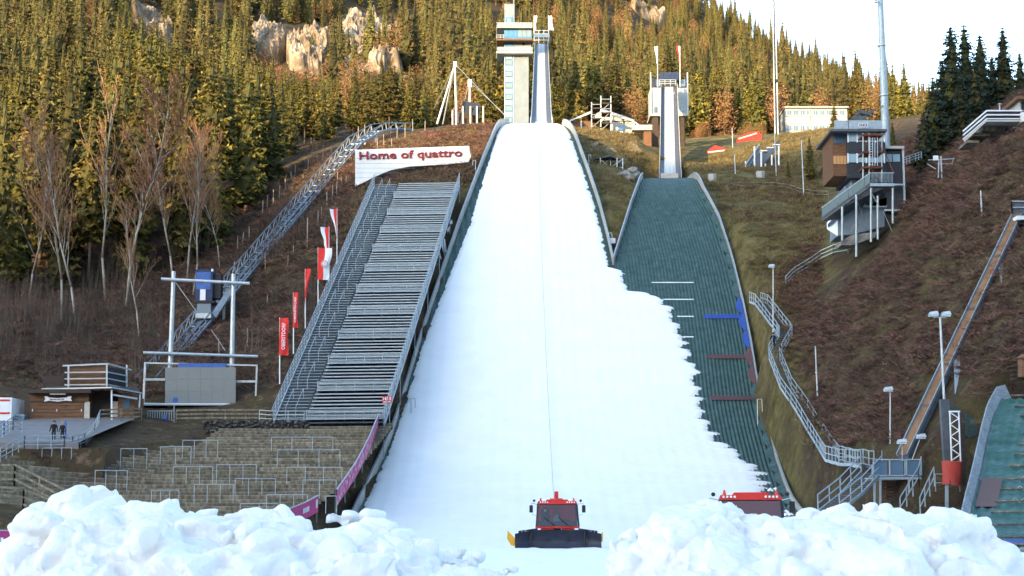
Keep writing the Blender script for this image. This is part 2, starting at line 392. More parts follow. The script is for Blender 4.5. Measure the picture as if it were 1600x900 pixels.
def ridge(X):                                     # height of the skyline, falling towards +X
    return np.interp(X, [-600, 40, 100, 123, 166, 217, 300, 500, 900], [620, 460, 330, 280, 253, 232, 208, 170, 120])
def zm_base(X, Y):
    d = np.maximum(Y-335, 0); g = np.interp(X/np.maximum(Y,1), [-.30,-.10,.0,.06,.137,.185,.24], [1.55,1.35,1.12,1.0,.95,.86,.78]); d = d*g
    z = 79+.15*d+.00040*d*d
    r = ridge(X); k = 30.0; h = np.maximum(k-np.abs(z-r), 0)/k
    zz = np.minimum(z, r)-h*h*k/4
    back = np.maximum(Y-1080, 0); return zz-back*.5
def zm(X, Y):
    z = zm_base(X, Y)
    nse = np.array([fbm(x*.016, y*.008, 1.7, 5)*(16 if x < 60 else 7)+fbm(x*.05, y*.05, 4.2, 3)*2.5 for x, y in zip(X, Y)])
    return z+nse*np.clip((Y-345)/120, 0, 1)-.4-np.maximum(0, 339-Y)*1.6
tag(grid_mesh('mountain', np.concatenate([np.arange(-560,-200,12), np.arange(-200,300,6), np.arange(300,760,14)]), np.concatenate([np.arange(330,700,6), np.arange(700,1400,10)]), zm, M_mount), 'steep forested mountainside behind the ski jumps', kind='structure')
def zr(X, Y):                                     # the hill on the other side of the valley that keeps the arena in shade
    h = np.interp(X, [-1500,-720,-655,-645,-630,-605,-592,-575,-450,200,900], [182,186,190,195,203,241,234,240,254,262,220])
    t = np.clip(1-np.abs(Y+600)/np.where(Y > -600, 460, 500), 0, 1)
    return h*t-4+np.array([fbm(x*.02, 5., 2.)*1.2 for x in X])*t
tag(grid_mesh('hill', np.concatenate([np.arange(-1600,-760,40), np.arange(-760,-440,5), np.arange(-440,1001,40)]), np.concatenate([np.arange(-1100,-620,40), np.arange(-620,-580,10), np.arange(-580,-100,40)]), zr, M_mount), 'wooded hill across the valley behind the camera', kind='structure')
far = MB(); far.grid(lambda u, v: (-4000+8000*u, -4000+8000*v, -4.5), 8, 8)
tag(far.build('valley_ground', M_mount), 'valley floor reaching to the horizon', kind='structure')

# cliffs on the mountainside: rock breaking out of the slope
def cliff(label, px0, px1, py0, py1, Yc, seed):
    xc, hw = P((px0+px1)/2, py1, Yc).x, (px1-px0)/2/ppm((px0+px1)/2, (py0+py1)/2, Yc)
    yt_ = hitM((px0+px1)/2, py0+.45*(py1-py0)); n = 90
    us = np.linspace(-1.25, 1.25, n); vs2 = np.linspace(-.2, 1.2, n)
    XX = np.array([[xc*(1+(Yc+(yt_-Yc)*v-Yc)/Yc)+hw*u for u in us] for v in vs2]); YY = np.array([[Yc+(yt_-Yc)*v for u in us] for v in vs2])
    ZZ = zm(XX.ravel(), YY.ravel()).reshape(n, n); V = []
    for j in range(n):
        for i in range(n):
            x, y, z = XX[j, i], YY[j, i], ZZ[j, i]; u, v = us[i], 2*vs2[j]-1
            r = 1.0-(abs(u)**3*.8+v*v*.7)+.55*fbm(x*.09, y*.06, seed, 5)
            mk = min(1, max(0, r/.35)); mk = mk*mk*(3-2*mk)
            rg = mnoise.ridged_multi_fractal(Vector((x*.10+.5*fbm(x*.1, y*.1, 2), y*.045, seed)), 1.0, 2.1, 5, 1.0, 2.0)
            st = (fbm(x*.05, y*.09, seed+3, 3)+1)*3.2; st = (math.floor(st)+min(1, (st % 1)*3.5))*1.0
            up = mk*(.8+rg*1.6+st*.8+fbm(x*.35, y*.3, seed, 4)*2.0+fbm(x*1.3, y*.9, seed, 3)*.7)-(1-mk)*3.5
            V.append((x+fbm(x*.3, y*.3, 7, 2)*.8, y-up*.55, z+up))
    b = MB(); b.add(V, [(j*n+i, j*n+i+1, (j+1)*n+i+1, (j+1)*n+i) for j in range(n-1) for i in range(n-1)])
    tag(b.build('cliff', M_rock), label, 'cliff')
def hitM(px, py):
    d = ray(px, py); ys = np.arange(345, 1100, 3.0); g = zm(d[0]*ys/d[1], ys); zz_ = CAMZ+d[2]*ys/d[1]
    k = np.argmax(g >= zz_); return float(ys[k]) if (g >= zz_).any() else 900.0
CLIFFS = [(526,666,20,112),(450,514,50,116),(390,446,38,104),(205,266,26,62),(985,1036,10,32)]
CLIFFS = [(a, b_, c_, d, hitM((a+b_)/2, d)) for a, b_, c_, d in CLIFFS]; print('CLIFFS', CLIFFS)
for k, (a, lab) in enumerate(zip(CLIFFS, ['broad pale limestone cliff above the spruces, the largest of the rock faces', 'shadowed rock face just beside the broad pale cliff', 'tall narrow sunlit rock outcrop between spruce tops',
     'small broken rock outcrop high in the forest at far left', 'small sunlit rock band high on the mountain above the small jump tower'])):
    cliff(lab, *a, k*3.7+1)

# landing slopes (plastic mats laid in rows)
def mat_slope(name, xl, xr, fz, ya, yb, label, rows=.55, m=M_mat, dxs=.19):
    ys = []; y = ya
    while y < yb: ys += [(y, 0.0), (y+rows*.96, .07)]; y += rows
    vs = []; fs = []; n = None
    W = max(xr(y)-xl(y) for y, _ in ys); n = int(W/dxs)+1
    for y, dz in ys:
        l, r = xl(y), xr(y)
        for i in range(n+1):
            x = max(l, r-i*dxs); sag = .05*fbm(x*.3, y*.3, 8)
            vs.append((x, y, fz(y)+dz+(.06 if i % 2 else -.06)+sag))
    k = n+1
    for j in range(len(ys)-1):
        for i in range(n):
            if vs[j*k+i][0] > vs[j*k+i+1][0]+1e-4 or vs[(j+1)*k+i][0] > vs[(j+1)*k+i+1][0]+1e-4: fs.append((j*k+i+1, j*k+i, (j+1)*k+i, (j+1)*k+i+1))
    b = MB(); b.add(vs, fs); return tag(b.build(name, m), label, kind='structure')
large = mat_slope('large_landing_slope', XL1, lambda y: XR1(y) if y > YJ else 6.0, lambda y: F1(y)-.12, 126, 258, 'mat-covered landing slope of the large ski jump under the snow', .8, dxs=.4)
small = mat_slope('small_landing_slope', lambda y: XL2(y) if y > YJ else 4.0, XR2, lambda y: F2(y) if y > YJ-12 else F(y), 121, 243, 'dark green mat-covered landing slope of the smaller ski jump')

def lane(name, poly, m, label, lift=.16):         # flat strips lying on the mats
    b = MB()
    for (p0, p1, w) in poly:
        a, c_ = hitF(*p0, F2), hitF(*p1, F2); n = 14
        for i in range(n):
            q = [a.lerp(c_, t) for t in (i/n, (i+1)/n)]
            vs = []
            for v in q:
                for s in (-.5, .5):
                    y = v.y+s*w; vs.append((v.x, y, F2(y)+lift))
            b.add(vs, [(0,2,3,1)])
    return tag(b.build(name, m), label, 'marking')
for k, (a, b2, lab) in enumerate([((1018,444),(1084,444),'topmost white distance line across the green mats'), ((1036,470),(1084,470),'second white distance line down the green mats'),
        ((1058,497),(1084,497),'third white distance line down the green mats'), ((1068,529),(1084,529),'shortest, lowest white distance line on the green mats')]):
    lane('distance_line', [(a, b2, .2)], M_white, lab)
lane('distance_band', [((1100,497),(1158,497),.8)], M_matbl, 'blue band across the green mats at the side boards')
lane('distance_band', [((1104,560),(1172,560),.7)], M_matrd, 'upper red band across the green mats')
lane('distance_band', [((1110,624),(1182,624),.8)], M_matrd, 'lower red band across the green mats')
# scalloped cover flaps along the boards of the smaller jump
fl = thing('edge_cover', (XR2(180), 180, F2(180)), 'row of scalloped cover flaps, green, blue and red, along the boards of the green slope', 'cover')
y = 128.0
yb0, yb1, yr1 = hitF(1160,495,F2).y, hitF(1170,557,F2).y, hitF(1182,626,F2).y
while y < 214:
    m = M_mat; 
    if yb1 < y < yb0+1: m = M_matbl
    elif yr1 < y <= yb1: m = M_matrd
    def fn(b, y=y):
        L_ = 3.0; pts = [(XR2(y+L_*t), y+L_*t, 0) for t in np.linspace(0, 1, 9)]
        vs = []; 
        for k, (x, yy, _) in enumerate(pts):
            wv = .75*math.sin(math.pi*(.12+.76*k/8))
            vs += [(x-.05, yy, F2(yy)+.42), (x-wv, yy, F2(yy)+.17)]
        b.add(vs, [(2*k, 2*k+2, 2*k+3, 2*k+1) for k in range(8)])
    part('flap', m, fl, fn); y += 3.1

# snow: outrun and groomed cover on the slope, ragged at the edge
def snow_l(y):
    if y < 126: return -60 if y < 104 else -60+(XL1(126)+60)*min(1, (y-104)/10)
    return XL1(y)+.25+ max(0, fbm(y*.55, 2., 5.))*.3+.12*fbm(y*2.1, 7., 5.) + (max(0, 1-abs(y-206)/26)*.9)
def saw(y): 
    t = (y/(2.3)+.9*fbm(y*.17, 0, 0)) % 1.0; return (t**1.3)*1.35*(.6+.8*abs(fbm(y*.31, 3, 3)))
def snow_r(y):
    if y > YJ: return XR1(y)-.5-max(0, fbm(y*.7, 9., 1.))*.6-.2*fbm(y*2.3, 4, 4)
    if y < 118: return 34 if y < 100 else 34-(34-ip(SNR, 126))*(y-100)/18
    return ip(SNR, y)-.5+saw(y)*(1 if y < YJ-6 else .3)+.45*fbm(y*1.4, 1., 7.)+.40*fbm(y*4, 2., 7.)
def snow_z(x, y):
    f = F1(y)
    l, r = snow_l(y), snow_r(y); e = min(x-l, r-x); rim = min(1, max(0, e)/.5)
    z = f+.12+.22*rim**.6+.04*fbm(x*.15, y*.15, 6.)*rim+.012*math.sin(x*5.2+.6*fbm(x*.1,y*.1,4))*rim
    if y < 122: z += .10*fbm(x*.6, y*.6, 3.)+.05*fbm(x*2, y*2, 3.)
    return z-.12
b = MB(); ys = np.concatenate([np.arange(-20, 100, 1.2), np.arange(100, 260, .2)]); NX = 150
ts = np.concatenate([[0,.002,.006,.012,.02], np.linspace(.03,.97,NX), [.98,.988,.994,.998,1]])
vs = []
for y in ys:
    y = float(y); l, r = snow_l(y), snow_r(y)
    for k, t in enumerate(ts):
        x = l+(r-l)*float(t); vs.append((x, y, snow_z(x, y)))
k = len(ts); fs = [(j*k+i, j*k+i+1, (j+1)*k+i+1, (j+1)*k+i) for j in range(len(ys)-1) for i in range(k-1)]
# turned-down rims
for side in (0, k-1):
    base = len(vs)
    for j in range(len(ys)):
        x, y, z = vs[j*k+side]; vs.append((x, y, z-.5))
    for j in range(len(ys)-1):
        q = (j*k+side, (j+1)*k+side, base+j+1, base+j); fs.append(q if side else q[::-1])
b.add(vs, fs); tag(b.build('snow_cover', M_snow, smooth=True), 'groomed white snow on the outrun and large landing slope', kind='structure')
# thawing crumbs of snow beyond the ragged edge
b = MB()
for i in range(420):
    y = 124+abs(random.gauss(0, 1))*11; 
    if y > 165: continue
    x = ip(SNR, y)+abs(random.gauss(0, 1))*1.8+.2
    if x > XR2(y)-.3: continue
    s = random.uniform(.06, .38); z = F(y)+.05; n = 7
    ring = [(x+s*math.cos(t)*random.uniform(.6,1.5), y+s*math.sin(t)*random.uniform(.5,1.1)) for t in [2*math.pi*q/n for q in range(n)]]
    b.add([(p, q, F(q)+.02) for p, q in ring]+[(x, y, z+.12+s*.35)], [(q, (q+1) % n, n) for q in range(n)])
tag(b.build('snow_crumbs', M_snow), 'scattered crumbs of thawing snow on the green mats', kind='stuff')
b = MB()
for px, py, s in [(612,650,.8),(616,640,.7),(606,660,.8),(618,632,.5),(628,612,.3),(692,395,.5),(698,375,.45),(702,362,.4),(706,350,.35),(688,408,.4),(690,385,.5),(601,659,.6)]:
    q = hitG(px, py); n = 9
    ring = [(q.x+s*math.cos(t)*random.uniform(.5,1.3), q.y+s*1.4*math.sin(t)*random.uniform(.6,1.2)) for t in [2*math.pi*i/n for i in range(n)]]
    b.add([(x_, y_, G(x_, y_)-.05) for x_, y_ in ring]+[(q.x, q.y, q.z+.3)], [(i, (i+1) % n, n) for i in range(n)])
tag(b.build('snow_remains', M_snow), 'last small snow remains on the earth beside the large slope', kind='stuff')

# board walls along the slopes
def board_wall(label, xf, zf, ya, yb, side, h=1.0, m=M_woodp, step=2.6, zoff=0.0, cap=M_steel):
    t = thing('side_board', (xf(ya), ya, zf(ya)), label, 'barrier'); y = ya
    while y < yb-.3:
        y2 = min(y+step, yb); 
        def fn(b, y=y, y2=y2):
            hh = h*random.uniform(.94, 1.03); w = .07*side
            a0, a1 = (xf(y)+w, y+.02, zf(y)-.5), (xf(y2-.03)+w, y2-.03, zf(y2-.03)-.5)
            vs = []
            for p in (a0, a1):
                for dx in (-.05, .05):
                    vs += [(p[0]+dx, p[1], p[2]), (p[0]+dx, p[1], p[2]+.5+hh+zoff)]
            b.add(vs, [(0,1,5,4),(2,6,7,3),(1,3,7,5),(0,4,6,2),(0,2,3,1),(4,5,7,6)])
        part('panel', m, t, fn)
        if int((y-ya)/step) % 1 == 0:
            part('post', M_steeld, t, lambda b, y=y: b.box((xf(y)+side*.17-.05, y-.05, zf(y)-1.2), (xf(y)+side*.17+.05, y+.05, zf(y)+h*.9)))
        y = y2
    part('cap_rail', cap, t, lambda b: [b.beam((xf(q)+side*.07, q, zf(q)+h*1.02+zoff+.02), (xf(min(q+2.6,yb))+side*.07, min(q+2.6,yb), zf(min(q+2.6,yb))+h*1.02+zoff+.02), .16, .05) for q in np.arange(ya, yb, 2.6)])
    return t
board_wall('weathered board wall along the snow slope beside the grandstand', XL1, F1, 126, 252, -1, .95)
board_wall('board wall between the white snow slope and the gap to the green slope', XR1, F1, YJ+.5, 252, 1, .85)
board_wall('short board wall on the inner edge of the green slope', XL2, F2, YJ+.8, 236, -1, .8)
board_wall('long grey board wall along the outer edge of the green slope', XR2, F2, 121, 236, 1, .85, m=M_woodp)

# ================================================================== large jump: tower, inrun
M_track = mat('icy_track', (.36,.37,.36), (.46,.47,.45), rough=.5, scale=.6, stretch=(4,.3,.3))
def inrun(label, apx, wbot, wtop, prof, wall_m, parts_dark=True):
    ax = lambda y: P(apx, 170, y).x
    t = thing('inrun', (ax(prof[0][0]), prof[0][0], prof[0][1]), label, 'ski jump')
    ys = np.array([p[0] for p in prof]); zs = np.array([p[1] for p in prof])
    yy = np.linspace(ys[0], ys[-1], 25); z_ = np.interp(yy, ys, zs)
    z_ = np.array([z_[max(0,i-2):i+3].mean() if 2 <= i < 23 else z_[i] for i in range(25)])
    def w(y): return wbot+(wtop-wbot)*(y-ys[0])/(ys[-1]-ys[0])
    def strip(b, f0, f1, h0, h1):
        vs = []
        for y, z in zip(yy, z_):
            k = w(y)/2
            for fx in (f0, f1):
                for hh in (h0, h1): vs.append((ax(y)+fx*k, y, z+hh))
        n = len(yy); fs = []
        for i in range(n-1):
            a = 4*i; c_ = a+4
            fs += [(a+1,a+3,c_+3,c_+1), (a,c_,c_+2,a+2), (a,a+1,c_+1,c_), (a+2,c_+2,c_+3,a+3)]
        fs += [(0,2,3,1), (4*n-4,4*n-3,4*n-1,4*n-2)]
        b.add(vs, fs)
    part('deck', M_steeld, t, lambda b: strip(b, -1, 1, -.7, -.05))
    part('track', M_alu if False else M_track, t, lambda b: strip(b, -.58, .52, -.045, .06))
    for g in (-.26, .16): part('groove', M_alu, t, lambda b, g=g: strip(b, g-.05, g+.05, .064, .072))
    part('walkway', M_steeld, t, lambda b: strip(b, .56, .9, -.04, .02))
    for s in (-1, 1): part('side_wall', wall_m, t, lambda b, s=s: strip(b, s*1.0, s*1.06, -.6, .75))
    for i in range(2, 25, 5):
        y, z = yy[i], z_[i]
        for s in (-.9, .9): part('support', M_steel, t, lambda b: b.beam((ax(y)+s*w(y)/2, y, z-.75), (ax(y)+s*w(y)/2, y, min(z-1.5, Gv([ax(y)],[y])[0])-1), .35))
    return t, yy, z_, w
ax1 = P(846,80,334).x
T1, yy1, zz1, w1 = inrun('steep pale inrun of the large ski jump beside its tower', 846, 3.1, 2.5, [(246,60.2),(256,ZP(192,256)),(270,ZP(172,270)),(336,ZP(69,336))], M_alu)
yt = 336
part('start_gate', M_steel, T1, lambda b: [rails(b, [(ax1-1.5,yt,zz1[-1]+.1),(ax1-1.5,yt,zz1[-1]+.2),(ax1+1.5,yt,zz1[-1]+.2)], 2.6, 4, 1.0, .06), b.beam((ax1-1.6,yt-3,zz1[-1]+.9),(ax1+1.6,yt-3,zz1[-1]+.9),.12,.7)])
YT = 322
tw = thing('jump_tower', P(807,190,YT), 'tall concrete tower with blue glass cabins beside the large inrun', 'tower')
def pp(name, m, parent, *a): return part(name, m, parent, lambda b: pbox(b, *a))
pp('shaft', M_concl, tw, 803,826,82,230,YT,4.0)
pp('stair_shaft', M_bluegl, tw, 788.6,802,82,230,YT+.1,4.0)
for k in range(12): pp('pane', M_gglass if k % 2 else M_pgl, tw, 790.2,800.4,85+k*9,92.2+k*9,YT-.05,.14)
for x in (788, 801.6): pp('mullion', M_alu, tw, x,x+1.2,82,200,YT-.1,.3)
pp('balcony_floor', M_conc, tw, 776,832,80,83,YT-1.6,7.0)
pp('lower_cabin', M_concl, tw, 788,830,64,80,YT+.3,5.0)
pp('pane', M_bluegl, tw, 789,803,66,72,YT+.18,.12); pp('window', M_black, tw, 816,820,66.5,70.5,YT+.2,.1)
pp('cabin_floor', M_wood, tw, 776,832,60.4,63,YT-1.6,7.2)
pp('glass_cabin', M_bluegl, tw, 787.5,831,43,60.2,YT-.4,5.5)
for k in range(6): pp('pane', M_gglass if k > 2 else M_bluegl, tw, 788.5+k*7,794.7+k*7,47,57.5,YT-.5,.1)
pp('roof_slab', M_conc, tw, 776,832,41.5,43.2,YT-1.4,7.4)
for (pa, pb) in ((35,41.4),(54,60.3),(73,79.8)):
    z0 = ZP(pb, YT-1.6); 
    if pa == 54: part('railing', M_alu, tw, lambda b: rails(b, [(P(776,57,YT).x,YT-1.6,z0),(P(787,57,YT).x,YT-1.6,z0)], .75, 3, .6, .03))
    else: part('railing', M_alu, tw, lambda b, z0=z0: rails(b, [(P(776,57,YT).x,YT+4,z0),(P(776,57,YT).x,YT-1.55,z0),(P(831.5,57,YT).x,YT-1.55,z0)], .78, 3, .8, .03))
    if pa != 54: pp('rail_panel', M_gglass, tw, 776.8,831,pa+1.2,pb-.3,YT-1.5,.04)
pp('lift_head', M_concl, tw, 788,804,6,41.4,YT+.2,3.2); pp('window', M_bluegl, tw, 790,801,27,36,YT+.1,.2); pp('pane', M_gglass, tw, 792,799,28.5,35,YT+.04,.05)
part('antenna', M_steel, tw, lambda b: b.tube(P(803,8,YT+1), P(803,-6,YT+1), .06))

ax2 = P(1046,200,236).x; ax2t = P(1046,150,286).x
T2, yy2, zz2, w2 = inrun('straight pale inrun of the smaller ski jump in front of its tower', 1046, 3.0, 2.7, [(236,ZP(273,236)-.3),(243,ZP(268,243)),(256,ZP(236,256)),(290,ZP(136,290))], M_woodp)
part('table_edge', M_woodp, T2, lambda b: b.box((ax2-1.3,235.7,ZP(274,236)-.9),(ax2+1.1,236.1,ZP(274,236)+.25)))
part('start_gate', M_alu, T2, lambda b: [b.beam((ax2t-.9,282,zz2[-5]+.1),(ax2t+.5,282,zz2[-5]+2.0),.08), rails(b,[(ax2t-1.4,289,zz2[-1]),(ax2t+1.4,289,zz2[-1])],1.0,3,.8,.04)])
YB = 292
tb = thing('start_house', P(1046,272,YB), 'white-panelled start house on brown legs behind the smaller inrun', 'tower')
pp('leg', M_woodd, tb, 1020,1029,181,300,YB+.2,3); pp('leg', M_woodd, tb, 1064,1071,181,300,YB+.2,3)
pp('floor_slab', M_conc, tb, 1015.5,1076,177.5,181,YB-.3,6)
pp('wall_panel', M_clad, tb, 1016.5,1034,137,177.4,YB,5); pp('wall_panel', M_clad, tb, 1057,1074.5,137,177.4,YB,5); pp('rear_wall', M_slate, tb, 1034.2,1056.8,126,177,YB+3,2)
pp('window', M_gl, tb, 1022,1027.5,167,176,YB-.06,.1); pp('window', M_gl, tb, 1063,1068.5,166,175,YB-.06,.1)
pp('upper_storey', M_slate, tb, 1018,1074,122,137,YB+1.2,4)
for k in range(5):
    for j in range(2): pp('roof_panel', M_blued, tb, 1031+k*6,1036.4+k*6,112.5+j*6.3,118.4+j*6.3,YB-.4,.12)
for x in (1016, 1073.6): pp('corner_post', M_alu, tb, x,x+1.8,113,178,YB-.35,.2)
for x in (1024, 1064): pp('pane', M_gl, tb, x,x+7,124,135,YB+1.1,.1)
def flagpole(label, x, yb, yt, Y, fx, fy0, fy1, mats, group=None, lean=0, txt=None, emb=False, skew=0):
    base = P(x, yb, Y); f = thing('flag', base, label, 'flag', group)
    top = P(x+lean, yt, Y)
    part('pole', M_white, f, lambda b: b.tube(base, top, .06, .04, 8))
    x0, x1 = P(x+lean*.8, fy0, Y).x, P(x+fx, fy0, Y).x; z0, z1 = ZP(fy0, Y), ZP(fy1, Y); sk = skew/ppm(x, fy0, Y)
    nu, nv = 10, 16; vs = []
    for j in range(nv+1):
        for i in range(nu+1):
            u, v = i/nu, j/nv
            vs.append((x0+(x1-x0)*u*(1+.06*math.sin(v*9))+sk*v*u, Y-.05+.16*math.sin(u*5+v*4)*u, z0+(z1-z0)*v-.12*u*math.sin(v*3)))
    fs = []; mi = []
    for j in range(nv):
        for i in range(nu): fs.append((j*(nu+1)+i, j*(nu+1)+i+1, (j+1)*(nu+1)+i+1, (j+1)*(nu+1)+i)); mi.append(0 if (len(mats) == 1 or i < nu/2) else 1)
    b = MB(); b.add(vs, fs); b.mi = mi; cl = b.build('cloth', mats, f, True)
    s = 1 if x1 > x0 else -1
    if txt:
        H = abs(z0-z1)*.72; Wd = abs(x1-x0)*.42; xx = min(x0,x1)+abs(x1-x0)*.72
        text_on('lettering', txt, (xx, Y-.34, z1+(z0-z1)*.14), (0,0,1), (-1,0,0), H, Wd, M_whitec, f, .01, .01)
    if emb:
        cx, cz = (x0+x1)/2, (z0+z1)/2; r = abs(x1-x0)*.24
        def ring(b, r0, r1, yo):
            n = 24; vs = [(cx+q*math.cos(2*math.pi*i/n), Y-yo, cz+q*math.sin(2*math.pi*i/n)) for i in range(n) for q in (r0, r1)]
            b.add(vs, [(2*i, 2*i+1, (2*i+3) % (2*n), (2*i+2) % (2*n)) for i in range(n)])
        part('emblem', M_whitec, f, lambda b: ring(b, 0.001, r, .30)); part('emblem_ring', M_maroon, f, lambda b: ring(b, r*.72, r*.9, .31))
        part('emblem_figure', M_maroon, f, lambda b: [b.beam((cx-r*.4,Y-.32,cz+r*.35),(cx,Y-.32,cz-r*.1),r*.16,.02), b.beam((cx+r*.4,Y-.32,cz+r*.35),(cx,Y-.32,cz-r*.1),r*.16,.02), b.beam((cx-r*.35,Y-.32,cz-r*.4),(cx+r*.35,Y-.32,cz-r*.4),r*.16,.02)])
    return f
flagpole('white and pink flag by the tower, on the inner post of the large inrun', 834.5,64,24,334,4.6,25,47,[M_whitec],skew=-2)
flagpole('white flag on the outer post of the large inrun', 857,64,24,334,5,25,47,[M_whitec],skew=3)
flagpole('white flag above the inner corner of the small start house', 1027.5,136,72,YB-.6,-5,73,100,[M_whitec],skew=4)
flagpole('red and white flag above the outer corner of the small start house', 1062.5,136,72,YB-.6,-6,72,98,[M_whitec,M_redc],skew=5)
# winch cable
b = MB(); pts = []
for py in np.linspace(783, 205, 40):
    px = 842+(865-842)*((py-205)/578)**1.5
    h = hitF(px, py, F1, 100) if py < 770 else P(px, py, 104+ (783-py)*.5)
    sagz = .9*math.sin(math.pi*(783-py)/578)*.25
    pts.append(Vector((h.x, h.y, max(h.z, F1(h.y))+.42+ sagz)))
pts[0] = P(866, 781, 103.6)
for p, q in zip(pts[:-1], pts[1:]): b.tube(p, q, .022, n=5)
tag(b.build('winch_cable', M_steel), 'thin winch cable running up the snow from the front groomer', 'cable')

# ================================================================== grandstand on the slope
BL, BR_, TL, TR = P(425,658,157), P(600,656,157), P(585,286,213), P(718,284,213)
def gs(u, v, lift=0.0):                            # u across, v up the slope
    a = BL.lerp(BR_, u); b = TL.lerp(TR, u); q = a.lerp(b, v); q.z += lift; return q
gst = thing('grandstand', BL, 'steel tubular grandstand with rows of metal benches beside the snow slope', 'grandstand')
NS = 11; US = .30                                  # eleven blocks; the stair takes the first part of the width
secs = [1-x for x in np.array([0,.086,.165,.25,.338,.428,.52,.61,.70,.79,.885,.985])][::-1]
# blocks grow towards the viewer in the picture, equal in the place
for s in range(NS):
    v0, v1 = s/NS, (s+1)/NS
    dv = v1-v0
    ul, ur = .305-.20*(1-.0)*0, .985
    us = US-.02+.0
    # mesh front barrier
    vb = v0+dv*.05
    rail = part('barrier', M_steel, gst, lambda b: [b.beam(gs(us+.02,vb,h), gs(ur,vb,h), .06, .06) for h in (.15, .80)]+[b.beam(gs(us+.02+(ur-us-.02)*k/4,vb,-.2), gs(us+.02+(ur-us-.02)*k/4,vb,.85), .07, .07) for k in range(5)])
    def lattice(b):
        n = 56
        for k in range(n):
            for sg in (0, 1):
                u0 = us+.02+(ur-us-.02)*k/n; u1 = us+.02+(ur-us-.02)*(k+1.0)/n
                p, q = gs(u0,vb,.18 if sg else .78), gs(u1,vb,.78 if sg else .18)
                b.beam(p, q, .034, .034)
    part('mesh_infill', M_steel, rail, lattice)
    for k in range(8):
        vv = v0+dv*(.02+.122*k)
        def bench(b, vv=vv):
            p, q = gs(us+.015,vv,.12), gs(ur,vv,.12)
            b.beam(p, q, .30, .05, (0,0,1)); b.beam(p+Vector((0,-.15,-.04)), q+Vector((0,-.15,-.04)), .03, .10)
        part('bench', M_bench, gst, bench)
        def tread(b, vv=vv):
            p, q = gs(us+.015,vv,-.35), gs(ur,vv,-.35)
            b.add([p+Vector((0,-.62,0)),q+Vector((0,-.62,0)),q+Vector((0,.42,0)),p+Vector((0,.42,0))], [(0,1,2,3)])
            b.add([p+Vector((0,.42,0)),q+Vector((0,.42,0)),q+Vector((0,.42,.2)),p+Vector((0,.42,.2))], [(0,1,2,3)])
        part('tread', M_blsteel, gst, tread)
    # stair flight of the block
    def flight(b):
        for k in range(9):
            vv = v0+dv*(k+.3)/9
            p, q = gs(.02,vv,-.1), gs(us-.01,vv,-.1); b.beam(p, q, .36, .05)
    part('stair_flight', M_steel, gst, flight)
    part('handrail', M_steel, gst, lambda b: [b.beam(gs(w,v0+dv*.1,0), gs(w,v0+dv*.1,1.0), .05) for w in (.11,.20)]+[b.beam(gs(w,v0+dv*.1,1.0), gs(w,v0+dv*.75,1.0), .05) for w in (.11,.20)]+[b.beam(gs(w,v0+dv*.75,0), gs(w,v0+dv*.75,1.0), .05) for w in (.11,.20)])
for u in (0.0, 1.0):
    def fn(b, u=u):
        n = 44
        for k in range(n+1): b.beam(gs(u,k/n,-.6), gs(u,k/n,1.15), .06)
        for h in (.1,.45,.8,1.15): b.beam(gs(u,0,h), gs(u,1,h), .05)
        b.beam(gs(u,0,-.5), gs(u,1,-.5), .12, .3)
    part('side_railing', M_steel, gst, fn)
for k in range(0, 13, 2):
    for u in (0, 1):
        q = gs(u, k/12, -.55); part('scaffold_leg', M_steel, gst, lambda b: b.tube(q, (q.x, q.y, q.z-3.0), .05, n=5))
part('deck', M_steeld, gst, lambda b: b.add([gs(0,0,-.62),gs(1,0,-.62),gs(1,1,-.62),gs(0,1,-.62)], [(0,1,2,3)]))

# distance sign 143.5
q = gs(1.03,.03,1.5); ds = thing('distance_sign', gs(1.03,.03,-.6), 'small red sign reading 143.5 at the foot of the grandstand', 'sign')
Yq = q.y
def sx(px): return P(px,625,Yq).x
part('board', M_red, ds, lambda b: b.box((sx(597.5),Yq-.03,ZP(630,Yq)),(sx(612),Yq+.03,ZP(619,Yq))))
part('post', M_steel, ds, lambda b: b.beam((sx(609),Yq+.08,ZP(619,Yq)),(sx(609),Yq+.08,ZP(662,Yq)),.06))
text_on('lettering', '143.5', (sx(598.4),Yq-.035,ZP(625.6,Yq)), (1,0,0), (0,0,1), sx(611)-sx(598.4), ZP(620.2,Yq)-ZP(625.6,Yq), M_whitec, ds, .01, .02)
part('rule', M_whitec, ds, lambda b: b.box((sx(599),Yq-.04,ZP(628.6,Yq)),(sx(610.6),Yq-.032,ZP(627.4,Yq))))

# flags beside the stair
flagpole('lowest red flag lettered OBERSTDORF beside the grandstand stair', 437,600,496,160,14,497,555,[M_redc],txt='OBERSTDORF')
flagpole('second red flag up the stair, lettered OBERSTDORF and hanging narrow', 458.5,553,457,168,7.5,457,512,[M_redc],txt='OBERSTDORF')
flagpole('narrow furled red flag third up the grandstand stair', 477,513,420,176,9,420,474,[M_redc],skew=-9)
flagpole('large red and white flag with round emblem spread beside the stair', 497,476,387,182,22,388,437,[M_redc,M_whitec],emb=True,skew=-6)
flagpole('white and red hanging flag just above the large emblem flag', 514,440,354,188,-13,355,388,[M_redc,M_whitec],skew=8)
flagpole('highest white and red flag beside the grandstand stair', 526.5,412,326,194,-11,327,373,[M_redc,M_whitec],skew=13)

